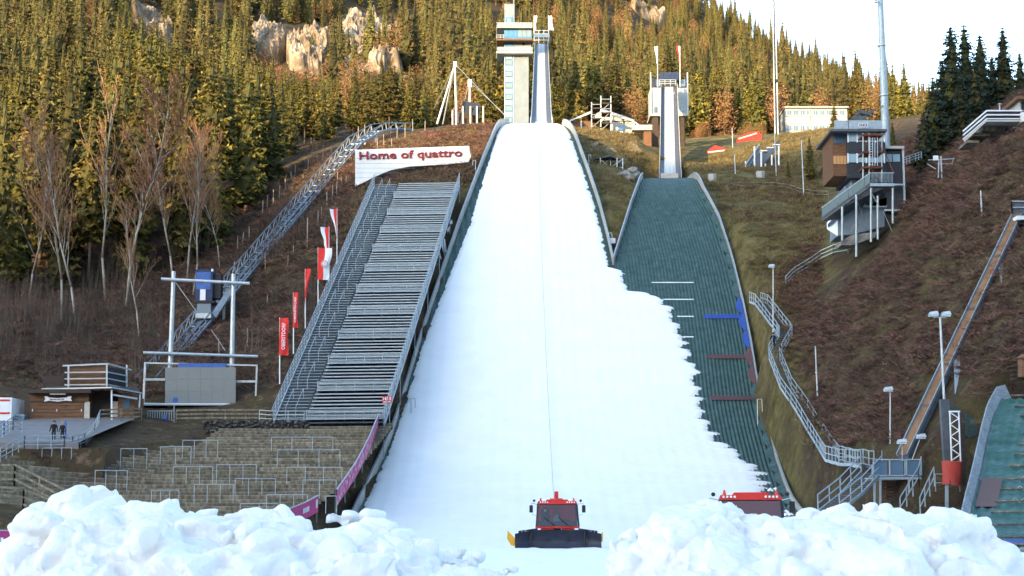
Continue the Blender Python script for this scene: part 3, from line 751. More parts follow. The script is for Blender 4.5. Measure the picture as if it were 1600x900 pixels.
# "Home of quattro" panel
YQ = 229
hq = thing('hillside_sign', P(640,290,YQ), 'large white hillside panel lettered Home of quattro in dark red', 'sign')
def XQ(px, py): return P(px, py, YQ).x
poly = [(555,234),(733,228),(733.5,236),(736,244),(732,253),(700,256.5),(640,260),(610,266),(588,275),(572,283),(555,291)]
part('panel', M_white, hq, lambda b: b.prism([(XQ(a,c_), ZP(c_,YQ)) for a, c_ in poly][::-1], YQ, YQ+.5))
for k in range(6):
    py = 240+k*7.5; x1 = {0:733,1:735,2:731}.get(k, 715-k*22); 
    part('panel_joint', M_concl, hq, lambda b: b.box((XQ(556,py),YQ-.012,ZP(py+.35,YQ)),(XQ(x1,py),YQ-.004,ZP(py,YQ))))
ex = Vector((XQ(722,236)-XQ(562,241),0,ZP(236,YQ)-ZP(241,YQ)))
text_on('lettering', 'Home of quattro', (XQ(562,254),YQ-.1,ZP(253.5,YQ)), ex, (-ex.z,0,ex.x), ex.length, ZP(238,YQ)-ZP(254,YQ), M_maroon, hq, .14, .010)
text_on('lettering_rim', 'Home of quattro', (XQ(561.3,254.6),YQ-.02,ZP(254.2,YQ)), ex, (-ex.z,0,ex.x), ex.length*1.009, ZP(238,YQ)-ZP(255.4,YQ), mat('pink_letter_rim',(.45,.25,.27),rough=.6), hq, .04, .028)
part('frame', M_steeld, hq, lambda b: [b.beam((XQ(px,250),YQ+1.2,ZP(245,YQ)),(XQ(px,250),YQ+1.2,ZP(330,YQ)),.14) for px in (560,600,640,680,720)])
# red letters on stilts
YO = 256
lo = thing('letter_sign', hitG(700,232), 'small red letters OBERSTDORF standing on white stilts above the panel', 'sign')
text_on('lettering', 'OBERSTDORF', P(673,216.5,YO), (1,0,.0), (0,0,1), P(726,213,YO).x-P(673,213,YO).x, ZP(209,YO)-ZP(216.5,YO), M_red, lo, .1, .0)
part('rail', M_red, lo, lambda b: [b.beam(P(673,py,YO+.15), P(727,py,YO+.15), .05) for py in (209.5,216.5)])
for px in (677,692.5,708.5,724): part('stilt', M_white, lo, lambda b: b.beam(P(px,209,YO+.25), P(px,236,YO+.25), .1))

# ================================================================== funicular
path = [P(224,612,176), P(300,522,192), P(380,428,212), P(460,335,232), P(520,265,250), P(556,225,260), P(590,205.5,266), P(612,202,270), P(640,203.5,274)]
fu = thing('funicular_track', path[0], 'blue-grey steel truss track of the inclined lift climbing the wooded slope', 'funicular')
sub = [path[0]]
for a, b_ in zip(path[:-1], path[1:]):
    n = max(1, int((b_-a).length/2.4))
    for i in range(1, n+1): sub.append(a.lerp(b_, i/n))
def off(i, s, h):
    a = sub[max(0,i-1)]; b_ = sub[min(len(sub)-1,i+1)]; d = (b_-a).normalized(); side = d.cross(Vector((0,0,1))).normalized()
    upv = side.cross(d).normalized(); return sub[i]+side*s+upv*h
WF = .95
for s in (-WF, -.15, .55, WF):
    part('chord', M_blsteel, fu, lambda b: [b.beam(off(i,s,0), off(i+1,s,0), .22, .26) for i in range(len(sub)-1)])
for s in (-WF, WF):
    part('handrail', M_blsteel, fu, lambda b: [b.beam(off(i,s,1.0 if s>0 else 1.2), off(i+1,s,1.0 if s>0 else 1.2), .1) for i in range(len(sub)-1)])
for i in range(len(sub)-1):
    part('brace', M_steel, fu, lambda b: [b.beam(off(i,-WF,0), off(i+1,-.15,0), .10), b.beam(off(i,-WF,0), off(i,-WF,1.2), .09), b.beam(off(i,-WF,0), off(i+1,-WF,1.2), .07), b.beam(off(i,WF,0), off(i,WF,1.0), .08), b.beam(off(i,-WF,.02), off(i,WF,.02), .10)])
part('stairway', M_steeld, fu, lambda b: [b.beam(off(i,.60,-.1).lerp(off(i+1,.60,-.1), k/5)+Vector((0,0,.05)), off(i,.92,-.1).lerp(off(i+1,.92,-.1), k/5)+Vector((0,0,.05)), .28, .04) for i in range(len(sub)-1) for k in range(5)])
for i in range(4, len(sub)-3, 7):
    q = sub[i]; part('pier', M_conc, fu, lambda b: [b.beam(off(i,s,-.1), (off(i,s,0).x, off(i,s,0).y, G(q.x,q.y)-1), .3) for s in (-WF, WF)])
YC = 196
fc = thing('funicular_cabin', P(320,500,YC), 'dark blue lift cabin on a pale carriage waiting low on the track', 'lift cabin')
pp('cabin', M_blued, fc, 305,332,421,470,YC,2.2); pp('window', M_bluep, fc, 306.5,329,425,452,YC-.05,.1); pp('door', M_whitec, fc, 312.5,321,452,469,YC-.08,.1); pp('lamp', M_lampw, fc, 330,333,420,424,YC-.1,.3)
pp('side_window', M_black, fc, 332.1,345,428,466,YC+.5,1.6); pp('floor_frame', M_black, fc, 304,335,470.2,473.5,YC-.2,2.6)
pp('carriage', M_concl, fc, 308,329,474,489,YC-.1,2); pp('buffer', M_alu, fc, 305,330,489.2,497,YC-.5,2.4)
part('platform', M_blsteel, fc, lambda b: b.prism([(P(331,490,YC).x,ZP(490,YC)),(P(356,452,YC).x,ZP(452,YC)),(P(366,452,YC).x,ZP(452,YC)),(P(338,497,YC).x,ZP(497,YC))][::-1], YC-.2, YC+.1))

# ================================================================== video screen on its frame
YV = 168
vf = thing('screen_frame', P(312,640,YV), 'galvanised frame with two tall masts carrying the video screen', 'frame')
def vb(name, m, p, q, w, h=None, dy=0.0): return part(name, m, vf, lambda b: b.beam(P(*p,YV+dy), P(*q,YV+dy), w, h))
part('mast', M_alu, vf, lambda b: b.tube(P(263.5,640,YV+.5), P(271.5,424,YV+.5), .26, .2, 10)); part('mast', M_alu, vf, lambda b: b.tube(P(361,640,YV+.5), P(365,428,YV+.5), .26, .2, 10))
part('crossbar', M_alu, vf, lambda b: b.tube(P(252,436,YV+.1), P(390,443,YV+.1), .16, n=10)); part('crossbar', M_steel, vf, lambda b: b.tube(P(224,551,YV+.1), P(403,557,YV+.1), .15, n=10))
vb('rail', M_alu, (226,567),(402,571),.14); vb('rail', M_alu, (222,631),(400,635),.22); vb('rail', M_steel, (224,593),(258,593),.22); vb('rail', M_alu, (368,596),(401,596),.2)
vb('upright', M_alu, (227,566),(224,632),.2); vb('upright', M_alu, (401.5,570),(399,634),.16)
vb('stay_wire', M_steel, (275,442),(308,488),.05); vb('stay_wire', M_steel, (330,515),(352,548),.05)
part('walkway', M_steel, vf, lambda b: b.box((P(222,634,YV).x,YV-1.0,ZP(634.5,YV)),(P(400,634,YV).x,YV+1.2,ZP(632.5,YV))))
for px in (265,357): part('foot', M_conc, vf, lambda b: b.box((P(px-3,645,YV).x,YV-.2,ZP(665,YV)),(P(px+3,645,YV).x,YV+.4,ZP(634.6,YV))))
vs_ = thing('video_screen', P(313,630,YV-.6), 'blank grey LED video screen with a blue strip above it', 'screen')
pp('housing', M_steeld, vs_, 258.5,367.5,575,630,YV-.55,.5)
for i in range(6):
    for j in range(3): pp('screen_module', M_screen, vs_, 258+i*18.4,276.2+i*18.4,574+j*18.8,592.6+j*18.8,YV-.65,.1)
pp('tarpaulin', M_bluep, vs_, 278,353,567.6,574,YV-.5,.6); pp('sill', M_white, vs_, 256,368,630.3,632.2,YV-.8,.5)

# ================================================================== hut and platform roof
YH = 158
hu = thing('timber_hut', P(95,657,YH), 'brown timber kiosk with closed shutter and white ribbon sign', 'hut')
pp('wall', M_wood, hu, 46,138,613,657.5,YH,4); pp('side_wall', M_woodp, hu, 131.5,140,628,657.5,YH-.12,.1)
for k in range(5): pp('plank', M_wood, hu, 48,131,628.5+k*5.6,633.6+k*5.6,YH-.16,.1)
pp('shutter_frame', M_woodd, hu, 47,131.5,626.4,628.2,YH-.25,.2)
for px in (50,88,126.5): pp('latch', M_whitec, hu, px,px+1.3,639,643,YH-.24,.05)
pp('roof', M_woodd, hu, 41,142,608,614,YH-.9,5.6); pp('lamp_strip', M_alu, hu, 78,102,615,616.4,YH-.8,.15)
ribbon = [(69,619.5),(74,619),(76,621),(90,622.2),(104,621),(107,619),(112,619.3),(110.5,622.8),(112.5,626.6),(107,626.4),(104,625.8),(90,627.4),(76,626),(73,626.8),(68.5,627.4),(71,623.4)]
part('ribbon_sign', M_whitec, hu, lambda b: b.prism([(P(a,c_,YH-.4).x, ZP(c_,YH-.4)) for a, c_ in ribbon][::-1], YH-.4, YH-.34))
part('ribbon_lettering', M_slate, hu, lambda b: [b.box((P(78+k*2.1,624,YH-.4).x,YH-.42,ZP(625.5 - .3*math.sin(k*.27)*0,YH-.4)),(P(79.2+k*2.1,624,YH-.4).x,YH-.405,ZP(622.9+.5*((k*7)%3)/2,YH-.4))) for k in range(11)])
ph = thing('platform_building', P(165,657,YH+3), 'dark flat-roofed shelter with railed timber box on its roof', 'building')
pp('dark_bay', M_woodd, ph, 138.5,176,610,657.5,YH+1.5,4); pp('wall', M_wood, ph, 184,210,618,657.5,YH+1.2,4); pp('door', M_woodp, ph, 175,184,627,657.5,YH+1.3,.2); pp('window', M_gl, ph, 192,203,624,638,YH+1.1,.1)
part('roof', M_woodd, ph, lambda b: b.add([P(66,607,YH),P(175,604.5,YH-1),P(220,613,YH+1.5),P(214,604,YH+6),P(78,602,YH+6), P(66,609.5,YH),P(175,608,YH-1),P(220,616,YH+1.5),P(214,606,YH+6),P(78,604,YH+6)], [(0,1,2,3,4),(9,8,7,6,5),(0,5,6,1),(1,6,7,2),(2,7,8,3),(3,8,9,4),(4,9,5,0)]))
part('gutter', M_alu, ph, lambda b: [b.beam(P(65,608,YH-.1),P(175,605.5,YH-1.1),.12), b.beam(P(175,605.5,YH-1.1),P(221,614,YH+1.4),.12), b.beam(P(177,617,YH-.5),P(214,623,YH+1),.16)])
part('post', M_white, ph, lambda b: b.beam(P(174.5,609,YH-.6),P(174.5,660,YH-.6),.14)); part('post', M_steel, ph, lambda b: b.beam(P(219,616,YH+1),P(217.5,640,YH+1),.12))
pp('roof_box', M_wood, ph, 106,168,572,604,YH+1,3.0); part('roof_box_side', M_slate, ph, lambda b: b.add([P(168.2,573,YH+1),P(198,579,YH+3.6),P(198,606,YH+3.6),P(168.2,605,YH+1)],[(3,2,1,0)]))
part('box_roof', M_alu, ph, lambda b: [b.beam(P(98,571.5,YH+.7),P(169,568.5,YH+.7),.1,.14), b.beam(P(169,568.5,YH+.7),P(205,578,YH+3.4),.1,.14)])
part('roof_railing', M_alu, ph, lambda b: [[b.beam(P(101,k,YH+.4),P(168,k-.8,YH+.4),.1), b.beam(P(168,k-.8,YH+.4),P(199,k+5.5,YH+3.2),.1)] for k in (582,592,601.5)]+[b.beam(P(px,570,YH+.4+dy),P(px,607,YH+.4+dy),.14) for px, dy in ((107,0),(167,0),(198,2.8))])
pp('lattice_screen', M_woodd, ph, 67,100,588,605,YH+4,.1)
ct = thing('white_container', P(6,660,YH-2), 'white container with red stripes at the edge of the plaza', 'container')
pp('body', M_white, ct, -60,18,621,661,YH-2,4)
for py in (624,644): pp('stripe', M_red, ct, -60,15.5,py,py+3,YH-2.03,.04)
bn = thing('rubbish_bin', P(30,660,YH-1), 'small blue-grey bin standing beside the timber kiosk', 'bin')
pp('body', M_blsteel, bn, 23,38,650,662,YH-1,.9); pp('lid', M_steel, bn, 22.5,38.5,647.5,650,YH-1.05,1.0)
b = MB(); b.grid(lambda u, v: (lambda q: (q.x, q.y, (max(q.z, G(q.x,q.y)+.06) if v > 0 else q.z-.25)))(Vector((-54+u*(54+P(128+80*v,690,140+18*v).x), 139+max(0,v-.08)/.92*19.5, 8.0+v*3.45))), 14, 13); tag(b.build('plaza_paving', M_plaza), 'grey paved ramp in front of the timber kiosk', kind='structure')

tag(part('earth_bank', M_ground, None, lambda b: b.grid(lambda u, v: (lambda x: (x, 139.05-1.9*v+.2*fbm(x*.5,v*3,1), 7.85-3.4*v+.25*fbm(x*.6,v*4,5)))(-54+u*21.5), 40, 8), True), 'earth bank between ramp and terraces', kind='structure')
# railings round the plaza
def railing(label, pts, m=M_steel, **k):
    o = part('railing', m, None, lambda b: rails(b, pts, **k)); return tag(o, label, 'railing')
railing('grey railing along the edge of the paved ramp in front of two walkers', [P(0,722,134), P(38,702,138), P(100,702,139), P(113,703,139.5)], sp=1.0)
railing('curved grey railing climbing from the ramp towards the kiosk', [P(113,703,139.5), P(132,698,142), P(148,680,148), P(156,660,155)], sp=.9)
railing('short weathered railing in front of the flat-roofed shelter', [P(156,660,155), P(221,657,157)], m=M_woodg, wood=.14)
railing('long weathered rail fence under the video screen', [P(275,660,160), P(320,659,160), P(415,659,160)], m=M_woodg, wood=.16, sp=2.2)
railing('low steel fence at the foot of the grandstand stair', [P(405,660,158), P(425,661,157), P(475,661,156.6)], sp=1.2)
railing('stepped steel railing at the extreme edge of the plaza', [P(-20,700,133), P(20,672,140), P(34,678,141)], sp=1.0)
for px, yb, yt, lab in ((102.5,690,657,'blue marker post beside the walkers on the ramp'), (6.5,690,657,'blue marker post at the edge of the plaza railing')):
    tag(part('marker_post', M_bluep, None, lambda b: [b.tube(P(px,yb,142), P(px,yt,142), .07, n=8), b.box(P(px-1.6,yt+6,141.9), P(px+1.6,yt,141.95))]), lab, 'post')
mp = thing('sign_post', P(272,660,161), 'thin post with a blue round sign in front of the screen', 'sign')
part('pole', M_steel, mp, lambda b: b.tube(P(272,660,161), P(272,622,161), .04)); part('disc', M_bluep, mp, lambda b: b.tube(P(274,625,160.9), P(274,625,161), .26, n=16))
gt = part('gate', M_steel, None, lambda b: [b.beam(P(231+k*3.7,642,162), P(231+k*3.7,657,162), .05) for k in range(12)]+[b.beam(P(231,y_,162), P(272,y_,162), .07) for y_ in (642,657)]); tag(gt, 'small barred steel gate under the video screen', 'gate')
bc = thing('blue_chair', P(257,657,161), 'blue folding chair behind the barred gate', 'chair')
part('seat', M_bluep, bc, lambda b: b.box(P(254,655,161.2), P(260,653,160.6))); part('backrest', M_bluep, bc, lambda b: b.box(P(255,653,161.25), P(261,648,161.3)))
for px in (254.5, 259.5): part('leg', M_bluep, bc, lambda b: b.beam(P(px,658,161), P(px,654,161), .05))
gb = thing('gravel_bank', P(400,682,156), 'grey stone-filled bank below the rail fence', 'wall')
part('bank', M_gravel, gb, lambda b: b.grid(lambda u, v: (lambda p: (p.x+.1*fbm(u*40,v*9,1), p.y-v*1.6+1.6+.25*fbm(u*30,v*8,4), p.z+.15*fbm(u*30,v*10,2)))(P(316+u*166, 682-v*25, 155.5)), 80, 16))

# ================================================================== standing terraces
te = thing('terrace', P(330,760,138), 'weathered wooden standing terraces stepping down to the outrun', 'terrace')
NR = 30
def trow(i, t):                                   # row i from the bottom, t from right end to left end
    i = i*20/29; Y = 127+i*1.52; Z = 2.1+i*.44
    xr = P(np.interp(i, [0,8,20], [497,548,590]), 700, 140).x
    xl = -52+i*.35; x = xr+(xl-xr)*t
    dy = -.028*max(0, -29-x)**2
    return Vector((x, Y+dy, Z+.02*dy+.16*max(0, -29-x)*i/20))
for i in range(NR):
    NP = 9
    for k in range(NP):
        m_ = trow(i, (k+.5)/NP)
        if m_.y > np.interp(m_.x, [-54,-34,-28,-24], [138.5,140,152,165]): continue
        def fn(b):
            j = random.uniform(-.05,.05); n = 3
            for s in range(n):
                t0 = (k+s/n)/NP; t1 = (k+(s+1)/n)/NP-(.001 if s == n-1 else 0)
                p, q = trow(i,t0), trow(i,t1); p.z += j; q.z += j
                vs = []
                for v in (p, q):
                    vs += [v+Vector((0,0,-.4)), v+Vector((0,-.03,-.02)), v+Vector((0,.02,.04)), v+Vector((0,.42,.04)), v+Vector((0,.46,-.3))]
                b.add(vs, [(0,5,6,1),(1,6,7,2),(2,7,8,3),(3,8,9,4)])
                if s == 0: b.add(vs[:5], [(4,3,2,1,0)])
                if s == n-1: b.add(vs[5:], [(0,1,2,3,4)])
        part('plank', M_woodg, te, fn)
def earth(b):
    b.grid(lambda u, v: (lambda q: (q.x, q.y+.9, q.z-(.32 if q.y < np.interp(q.x, [-54,-34,-28,-24], [138.5,140,152,165]) else 3)))(trow(v*(NR-1), u)), 40, 60)
part('bedding', M_brush, te, earth)
def hit_t(px, py):
    best = None
    d = ray(px, py)
    for i in np.arange(0, 23, .1):
        Z = 2.1+i*.44; Y = 127+i*1.52; t = Y/d[1]; x = d[0]*t
        Y2 = Y-.028*max(0,-29-x)**2; t = Y2/d[1]; x = d[0]*t; z = CAMZ+d[2]*t
        e = abs(z-(Z+.02*(Y2-Y)+.16*max(0, -29-x)*i/20))
        if best is None or e < best[0]: best = (e, Vector((x, Y2, Z+.16*max(0, -29-x)*i/20)))
    return best[1]
bars = [(65,111,700,727,4),(188,229,701,729,3),(250,298,698,724,3),(285,340,688,712,4),(148,198,735,764,4),(270,332,729,756,4),(338,400,726,752,4),(303,364,757,784,4),(236,279,766,792,4),(367,430,748,773,4),
        (424,520,683,704,4),(433,531,703,728,4),(448,534,730,754,4),(473,525,750,777,3),(416,480,773,798,4),(509,526,775,798,2),(375,434,787,808,3)]
words = ['beside the gravel ramp at the top corner','in the second row, near the earth bank','with three posts, overlapped by its neighbour','high under the earth bank, overlapping its neighbour','standing alone low on the curved end','in the middle rows with four posts',
   'in the middle rows, next to the four-post one','low in the middle, just above the snow','lowest of all, half hidden by the snow heap','stepped behind two others in the centre','topmost, directly under the grandstand','second below the grandstand','third below the grandstand','with three posts beside the magenta banner','low, just above the short magenta banner','tiny two-post one by the magenta banner','lowest near the short magenta banner']
for (x0, x1, yt, yb, n), w in zip(bars, words):
    q = hit_t((x0+x1)/2, yb); Y = q.y-.05; h = max(.9, ZP(yt,Y)-q.z)
    a, c_ = P(x0,yb,Y).x, P(x1,yb,Y).x
    t = thing('crush_barrier', (a, Y, q.z), 'steel crush barrier on the terraces, '+w, 'barrier', 'crush barriers on the standing terraces')
    part('top_rail', M_steel, t, lambda b: b.tube((a,Y,q.z+h),(c_,Y,q.z+h),.034,n=6))
    for k in range(n): part('post', M_steel, t, lambda b: b.tube((a+(c_-a)*k/(n-1),Y,q.z-.2),(a+(c_-a)*k/(n-1),Y,q.z+h),.03,n=6))
# timber ramp rails at the left end
railing('weathered timber ramp railing at the curved end of the terraces', [P(-10,760,122), P(22,760,122), P(100,800,119)], m=M_woodg, wood=.14, h=1.5, r=.05, sp=3.4)
railing('lower timber ramp railing behind the large snow heap', [P(-10,795,117), P(36,800,117), P(90,822,115)], m=M_woodg, wood=.14, h=1.5, r=.05, sp=3.4)

# magenta banners
def banner(label, pts, hgt, m=M_mag, mark=None):
    t = thing('advertising_banner', pts[0], label, 'banner')
    part('cloth', m, t, lambda b: b.add([v+Vector((0,0,s*hgt)) for v in pts for s in (0,1)], [(2*i,2*i+2,2*i+3,2*i+1) for i in range(len(pts)-1)]))
    part('edge', M_steel, t, lambda b: [b.beam(p+Vector((0,0,hgt)), q_+Vector((0,0,hgt)), .09, .06) for p, q_ in zip(pts[:-1],pts[1:])])
    part('back_board', M_woodd, t, lambda b: b.add([v+Vector((-.12,.12,s*hgt*.98)) for v in pts for s in (0,1)], [(2*i,2*i+1,2*i+3,2*i+2) for i in range(len(pts)-1)]))
    if mark:
        d = (pts[-1]-pts[0]).normalized(); up = Vector((0,0,1)); n = d.cross(up)
        for (f, w, h0, h1) in mark:
            a = pts[0].lerp(pts[-1], f)+n*.03; part('print', M_whitec, t, lambda b: [b.box(a+d*(k*w/5)+up*hgt*(h0), a+d*(k*w/5+w/7)+up*hgt*h1+n*.01) for k in range(5)])
    for p in pts: part('post', M_steeld, t, lambda b: b.beam(p+Vector((-.1,.1,-.8)), p+Vector((-.1,.1,hgt)), .08))
    return t
bl = [(526,785),(541,763),(556,740),(568,717),(578,696),(585,678),(591,662)]
banner('long curved pink banner between terraces and earth ditch, printed white', [P(px,py+6,129+i*4.6) for i, (px,py) in enumerate(bl)], 1.25, M_magp)
banner('short dark magenta banner at the foot of the terraces', [P(452,822,121), P(475,812,123.5), P(497,800,126)], 1.2, M_mag, [(.45,1.2,.35,.62),(.9,.35,.3,.8)])
banner('magenta banner peeping out behind the large snow heap', [P(-30,857,92), P(30,857,93)], .95, M_mag, [(.1,1.0,.4,.6)])

# ================================================================== lift pylons and dark hut above the knoll
YP = 276
py_ = thing('lift_pylon', P(690,196,YP), 'leaning A-shaped pylon with stay cables on the knoll by the forest edge', 'pylon')
part('leg', M_alu, py_, lambda b: b.tube(P(683,194,YP), P(711,100,YP), .18, .14, 8)); part('leg', M_alu, py_, lambda b: b.tube(P(713,196,YP), P(711,100,YP), .16, .12, 8)); part('leg', M_alu, py_, lambda b: b.tube(P(692,194,YP+6), P(710.5,101,YP), .12, n=6))
part('head', M_whitec, py_, lambda b: b.box(P(708.5,104,YP-.4), P(714,98,YP+.4)))
part('stay_cable', M_steel, py_, lambda b: [b.tube(P(711,100,YP), P(790,182,YP-6), .04, n=4), b.tube(P(711,100,YP), P(678,170,YP+4), .03, n=4), b.tube(P(711,100,YP), P(716,192,YP), .03, n=4)])
p2 = thing('lift_pylon', P(734,196,YP+8), 'short white pylon behind the dark-roofed lift hut', 'pylon')
part('post', M_alu, p2, lambda b: b.tube(P(734,196,YP+8), P(734,130,YP+8), .2, .14, 8)); part('head', M_whitec, p2, lambda b: b.box(P(731,136,YP+7.6), P(737,126,YP+8.4))); part('stay_cable', M_steel, p2, lambda b: [b.tube(P(734,128,YP+8), P(716,190,YP+8), .03, n=4), b.tube(P(734,128,YP+8), P(788,178,YP+4), .03, n=4)])
lh = thing('lift_hut', P(738,196,YP+4), 'open lift hut with dark sloping roof beside the pylons', 'hut')
pp('rear_wall', M_woodd, lh, 710,747,176,197,YP+4,2.5); part('roof', M_slate, lh, lambda b: b.add([P(722,158,YP+2),P(750,164,YP+2),P(750,182,YP+1),P(723,176,YP+1),P(722,157,YP+5),P(750,162,YP+5)],[(3,2,1,0),(0,1,5,4),(2,3,4,5)]))
for px in (707,723,735,745,755): part('post', M_white, lh, lambda b: b.beam(P(px,196,YP+1), P(px,166 if px > 720 else 172,YP+1), .2))

# stakes on the wooded slope
st = [(410,338,318),(417,330,308),(427,325,298),(436,312,290),(446,300,282),(455,285,268),(461,275,258),(481,266,250),(496,258,244),(505,250,240),(518,243,232),(497,356,330),(503,342,324),(511,330,302),(519,318,290),(526,305,282),(533,292,278),(541,290,275),(527,285,272),(415,420,394),(449,418,400),(459,402,392),(480,388,340),(371,392,372),(379,386,366),(389,378,356),(365,425,412),(352,480,450),(387,540,512),(417,480,460),(342,560,530),(620,216,196),(633,214,192),(645,207,188),(610,215,198),(570,214,195),(580,212,196),(560,216,198),(664,205,190),(600,236,210),(612,236,218),(590,238,216)]
for px, yb, yt in st:
    q = hitG(px, yb); h = max(1.4, min(4.5, (yb-yt)/ppm(px,yb,q.y)))
    o = part('wooden_stake', M_birch, None, lambda b: b.tube((0,0,-.5),(random.uniform(-.1,.1),0,h),.09,.07,6)); o.location = q
    tag(o, 'weathered wooden stake on the slope around the lift track', 'stake', 'stakes of the snow fence on the wooded slope')

# ================================================================== people
def person(label, loc, hgt, rz, jack, trou, hair, pose='walk', cat='person', sit=False):
    s = hgt/1.75
    if sit: legs = [((.1,.0,.92),.085),((.12,-.42,.9),.07),((.12,-.46,.5),.05),((.12,-.6,.46),.04)]
    else: legs = [((.09,.0,.92),.095),((.10,-.06,.5),.062),((.10,.04,.09),.042),((.10,-.13,.04),.04)]
    legs2 = [((-p[0], (p[1]+.14 if not sit and i in (2,3) else p[1]), p[2]+(.02 if i in (2,3) and not sit else 0)), r) for i, (p, r) in enumerate(legs)]
    spine = [((0,0,.98),.13),((0,0,1.15),.135),((0,0,1.36),.15),((0,0,1.47),.07),((0,-.01,1.56),.075),((0,-.02,1.66),.095),((0,-.01,1.73),.06)]
    arm = [((.2,0,1.40),.065),((.26,.03,1.12),.05),((.27,-.10,.90),.038),((.27,-.14,.82),.04)] if not sit else [((.2,0,1.40),.065),((.27,-.08,1.14),.05),((.2,-.36,1.16),.038),((.17,-.44,1.18),.04)]
    arm2 = [((-p[0]-(.05 if i > 1 and not sit else 0), p[1]*.6, p[2]), r) for i, (p, r) in enumerate(arm)]
    bm = bmesh.new(); lay = bm.verts.layers.skin.verify()
    def chain(ch, root):
        pv = root
        for p, r in ch:
            v = bm.verts.new(Vector(p)*s); v[lay].radius = (r*s, r*s)
            if pv: bm.edges.new((pv, v))
            pv = v
        return pv
    root = bm.verts.new(Vector((0,0,.97))*s); root[lay].radius = (.13*s, .12*s); root[lay].use_root = True
    chain(legs, root); chain(legs2, root)
    pv = root; sv = []
    for p, r in spine:
        v = bm.verts.new(Vector(p)*s); v[lay].radius = (r*s*(1.25 if r > .12 else 1), r*s*.85); bm.edges.new((pv, v)); pv = v; sv.append(v)
    chain(arm, sv[2]); chain(arm2, sv[2])
    me = bpy.data.meshes.new('person_skin'); bm.to_mesh(me); bm.free(); t = bpy.data.objects.new('person_source', me); C.objects.link(t)
    t.modifiers.new('s', 'SKIN'); m = t.modifiers.new('d', 'SUBSURF'); m.levels = 2; m.render_levels = 2
    dg = bpy.context.evaluated_depsgraph_get(); dg.update(); em = bpy.data.meshes.new_from_object(t.evaluated_get(dg)); bpy.data.objects.remove(t)
    em.materials.clear()
    for k in (jack, trou, M_skin, M_black): em.materials.append(k)
    for p in em.polygons:
        z = p.center.z/s; x = abs(p.center.x)/s; p.use_smooth = True
        p.material_index = 2 if (z > 1.5 or (x > .2 and z < .87 and not sit)) else (0 if z > .86 else (3 if z < .10 else 1))
    r = thing('person', loc, label, 'person'); r.rotation_euler.z = rz
    em.name = 'body'; o = link('body', em, r)
    def hr(b):
        def fn(u, v):
            th, ph = u*2*math.pi, v*math.pi*.62; k = .112*s
            return (k*math.sin(ph)*math.cos(th), k*1.08*math.sin(ph)*math.sin(th)+.035*s, 1.665*s+k*1.1*math.cos(ph))
        b.grid(fn, 14, 7)
    b = MB(); hr(b); me2 = bpy.data.meshes.new('hair'); me2.from_pydata(b.v, [], b.f); me2.materials.append(hair); link('hair', me2, r)
    return r
person('taller walker in a long black jacket on the paved ramp', P(83.5,692,141), 1.80, R(8), M_jack, M_jeans, M_hair)
person('shorter fair-haired walker in black beside the taller one', P(97,690.5,142), 1.62, R(-10), M_jack, M_black, M_hairb)

# ================================================================== between and behind the jumps
YM = 282
tn = thing('marquee', P(945,206,YM), 'white gabled marquee with open brown front behind the knoll', 'tent')
pp('front_wall', M_wood, tn, 892,927,189.5,206,YM-.4,.3); pp('side_wall', M_tent, tn, 955,990,190,208,YM-.2,.3); pp('door', M_bluegl, tn, 966,977,196,203.5,YM-.3,.1)
part('roof', M_tent, tn, lambda b: [b.add([P(890,189,YM-.8),P(934,172,YM-.8),P(990,189.5,YM-.8),P(992,187,YM+10),P(936,168,YM+10),P(893,186,YM+10)],[(0,1,4,5),(1,2,3,4)]), b.prism([(P(927,190,YM).x,ZP(190,YM)),(P(990,190,YM).x,ZP(190,YM)),(P(955,176,YM).x,ZP(176.5,YM)),(P(934,173,YM).x,ZP(172.8,YM))],YM-.5,YM-.4)])
part('gable_frame', M_white, tn, lambda b: [b.beam(P(890,189,YM-.9),P(934,172,YM-.9),.25,.2), b.beam(P(934,172,YM-.9),P(990,189.5,YM-.9),.25,.2), b.beam(P(990,189.5,YM-.9),P(1012,206,YM-.9),.15)]+[b.beam(P(px,189,YM-.9),P(px,208,YM-.9),.2) for px in (891,908,955,990)])
sca = thing('camera_scaffold', P(938,206,YM-6), 'tall scaffold camera tower with platforms in front of the marquee', 'scaffold')
for px in (924.5,939,954.5):
    for dy in (0,2.2): part('upright', M_alu, sca, lambda b: b.tube(P(px,210,YM-6+dy), P(px,150 if px > 930 else 160,YM-6+dy), .09, n=6))
for py0, a, c_ in ((160,939,955),(175,939,955),(168,924,940),(184,924,940),(191,939,955),(198,924,940)): part('platform', M_woodd, sca, lambda b: pbox(b, a,c_,py0,py0+2,YM-6.2,2.6))
part('brace', M_alu, sca, lambda b: [b.tube(P(924,200-k*14,YM-6), P(939,187-k*14,YM-6), .05, n=5) for k in range(2)]+[b.tube(P(939,204-k*15,YM-6), P(954,190-k*15,YM-6), .05, n=5) for k in range(3)])
part('guard_rail', M_alu, sca, lambda b: [b.beam(P(a,y_,YM-6.2), P(c_,y_,YM-6.2), .06) for a, c_, y_ in ((939,955,155),(924,939,163),(939,955,170),(924,939,179))])
fr = thing('slope_shelter', P(950,262,226), 'dark-roofed steel shelter on lattice legs between the two slopes', 'shelter')
YF = 228
part('roof', M_slate, fr, lambda b: b.add([P(927,248,YF+1),P(954,243.5,YF-1.5),P(974,250,YF+2),P(952,242,YF+5),P(927,249.5,YF+1),P(954,245.2,YF-1.5),P(974,251.5,YF+2)],[(0,1,2,3),(0,4,5,1),(1,5,6,2),(6,5,4)]))
for a, c_ in ((938,262),(954,276),(964,273),(973,268)): part('leg', M_alu, fr, lambda b: b.beam(P(a,247,YF), P(a,c_,YF-.5), .11))
